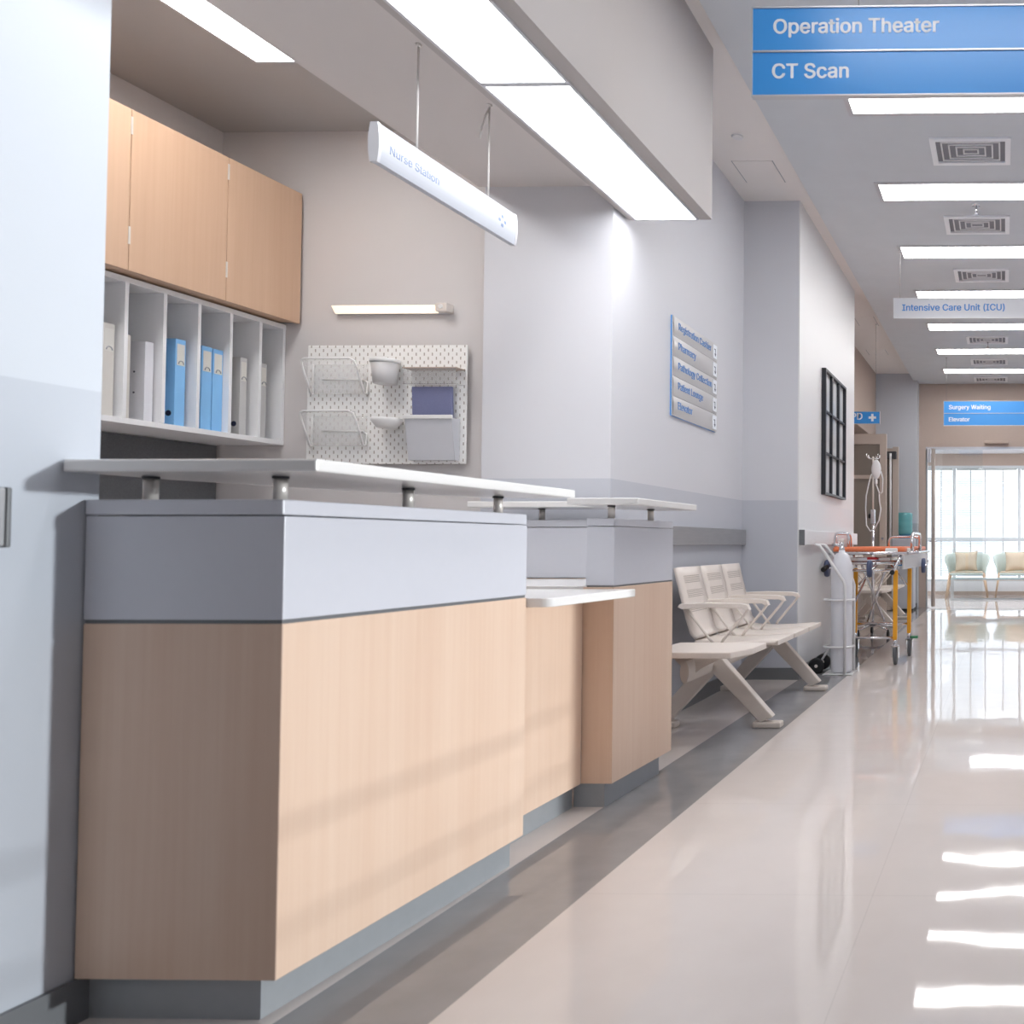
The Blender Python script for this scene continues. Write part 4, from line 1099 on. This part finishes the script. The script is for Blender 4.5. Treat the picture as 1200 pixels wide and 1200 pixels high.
p2 = p1.copy(); COL.objects.link(p2); p2.location.x += 0.92; p2['label'] = 'sand coloured pillow on the right mint armchair'
t = thing('coffee_table', 'glass coffee table on a thin metal frame in front of the armchairs', 'coffee table', (0.1, 14.45, 0))
MB().box(-0.95, 1.1, 14.25, 14.72, 0.37, 0.385, 0.003).build('top', M['glass_edge'], t)
k = MB()
for x in (-0.93, 1.08):
    for y in (14.27, 14.70): k.box(x - 0.012, x + 0.012, y - 0.012, y + 0.012, 0.0, 0.37)
for y in (14.27, 14.70): k.box(-0.918, 1.068, y - 0.012, y + 0.012, 0.0, 0.018); k.box(-0.918, 1.068, y - 0.012, y + 0.012, 0.352, 0.37)
k.build('frame', M['table_white'], t)

# ================================================================== LIGHT
wd = bpy.data.worlds.new('sky'); SC.world = wd; wd.use_nodes = True
nt = wd.node_tree; bg = nt.nodes['Background']
sky = nt.nodes.new('ShaderNodeTexCoord'); sp = nt.nodes.new('ShaderNodeSeparateXYZ')
nt.links.new(sky.outputs['Generated'], sp.inputs[0])
rp = nt.nodes.new('ShaderNodeMapRange'); rp.inputs['From Min'].default_value = -0.1; rp.inputs['From Max'].default_value = 0.6
nt.links.new(sp.outputs['Z'], rp.inputs['Value'])
mxs = nt.nodes.new('ShaderNodeMix'); mxs.data_type = 'RGBA'
mxs.inputs['A'].default_value = lin((250, 252, 255)); mxs.inputs['B'].default_value = lin((228, 234, 252))
nt.links.new(rp.outputs['Result'], mxs.inputs['Factor']); nt.links.new(mxs.outputs['Result'], bg.inputs['Color'])
ry = nt.nodes.new('ShaderNodeMapRange'); ry.inputs['From Min'].default_value = 0.3; ry.inputs['From Max'].default_value = 0.9
ry.inputs['To Min'].default_value = 1.3; ry.inputs['To Max'].default_value = 2.1
nt.links.new(sp.outputs['Y'], ry.inputs['Value']); nt.links.new(ry.outputs['Result'], bg.inputs['Strength'])
su = bpy.data.lights.new('sun', 'SUN'); su.energy = 2.1; su.angle = math.radians(1.3); su.color = (0.96, 0.98, 1.0)
so = bpy.data.objects.new('sun', su); COL.objects.link(so); so.location = (6, 3, 3)
so.rotation_euler = Vector((-1, -0.12, -0.085)).to_track_quat('-Z', 'Y').to_euler()

# ================================================================== CAMERA
F, PX, PY = 968.0, 1162.0, 615.0
cd = bpy.data.cameras.new('camera'); co = bpy.data.objects.new('camera', cd); COL.objects.link(co)
cd.sensor_fit = 'HORIZONTAL'; cd.sensor_width = 36.0; cd.lens = F / 1200 * 36
cd.shift_x = (600 - PX) / 1200; cd.shift_y = (PY - 600) / 1200
yaw = math.atan(16 / F); pit = math.atan(23 / F)
fw = Vector((-math.sin(yaw) * math.cos(pit), math.cos(yaw) * math.cos(pit), math.sin(pit)))
co.location = (0, 0, 0.97); co.rotation_euler = fw.to_track_quat('-Z', 'Y').to_euler()
cd.clip_start = 0.02
cd.dof.use_dof = True; cd.dof.focus_distance = 6.0; cd.dof.aperture_fstop = 5.0
SC.camera = co
SC.view_settings.view_transform = 'Standard'; SC.view_settings.look = 'None'
SC.view_settings.exposure = 0.33; SC.view_settings.gamma = 1.0
SC.view_settings.use_curve_mapping = False
SC.cycles.use_denoising = True
SC.cycles.max_bounces = 10; SC.cycles.transparent_max_bounces = 16
SC.cycles.sample_clamp_indirect = 6.0
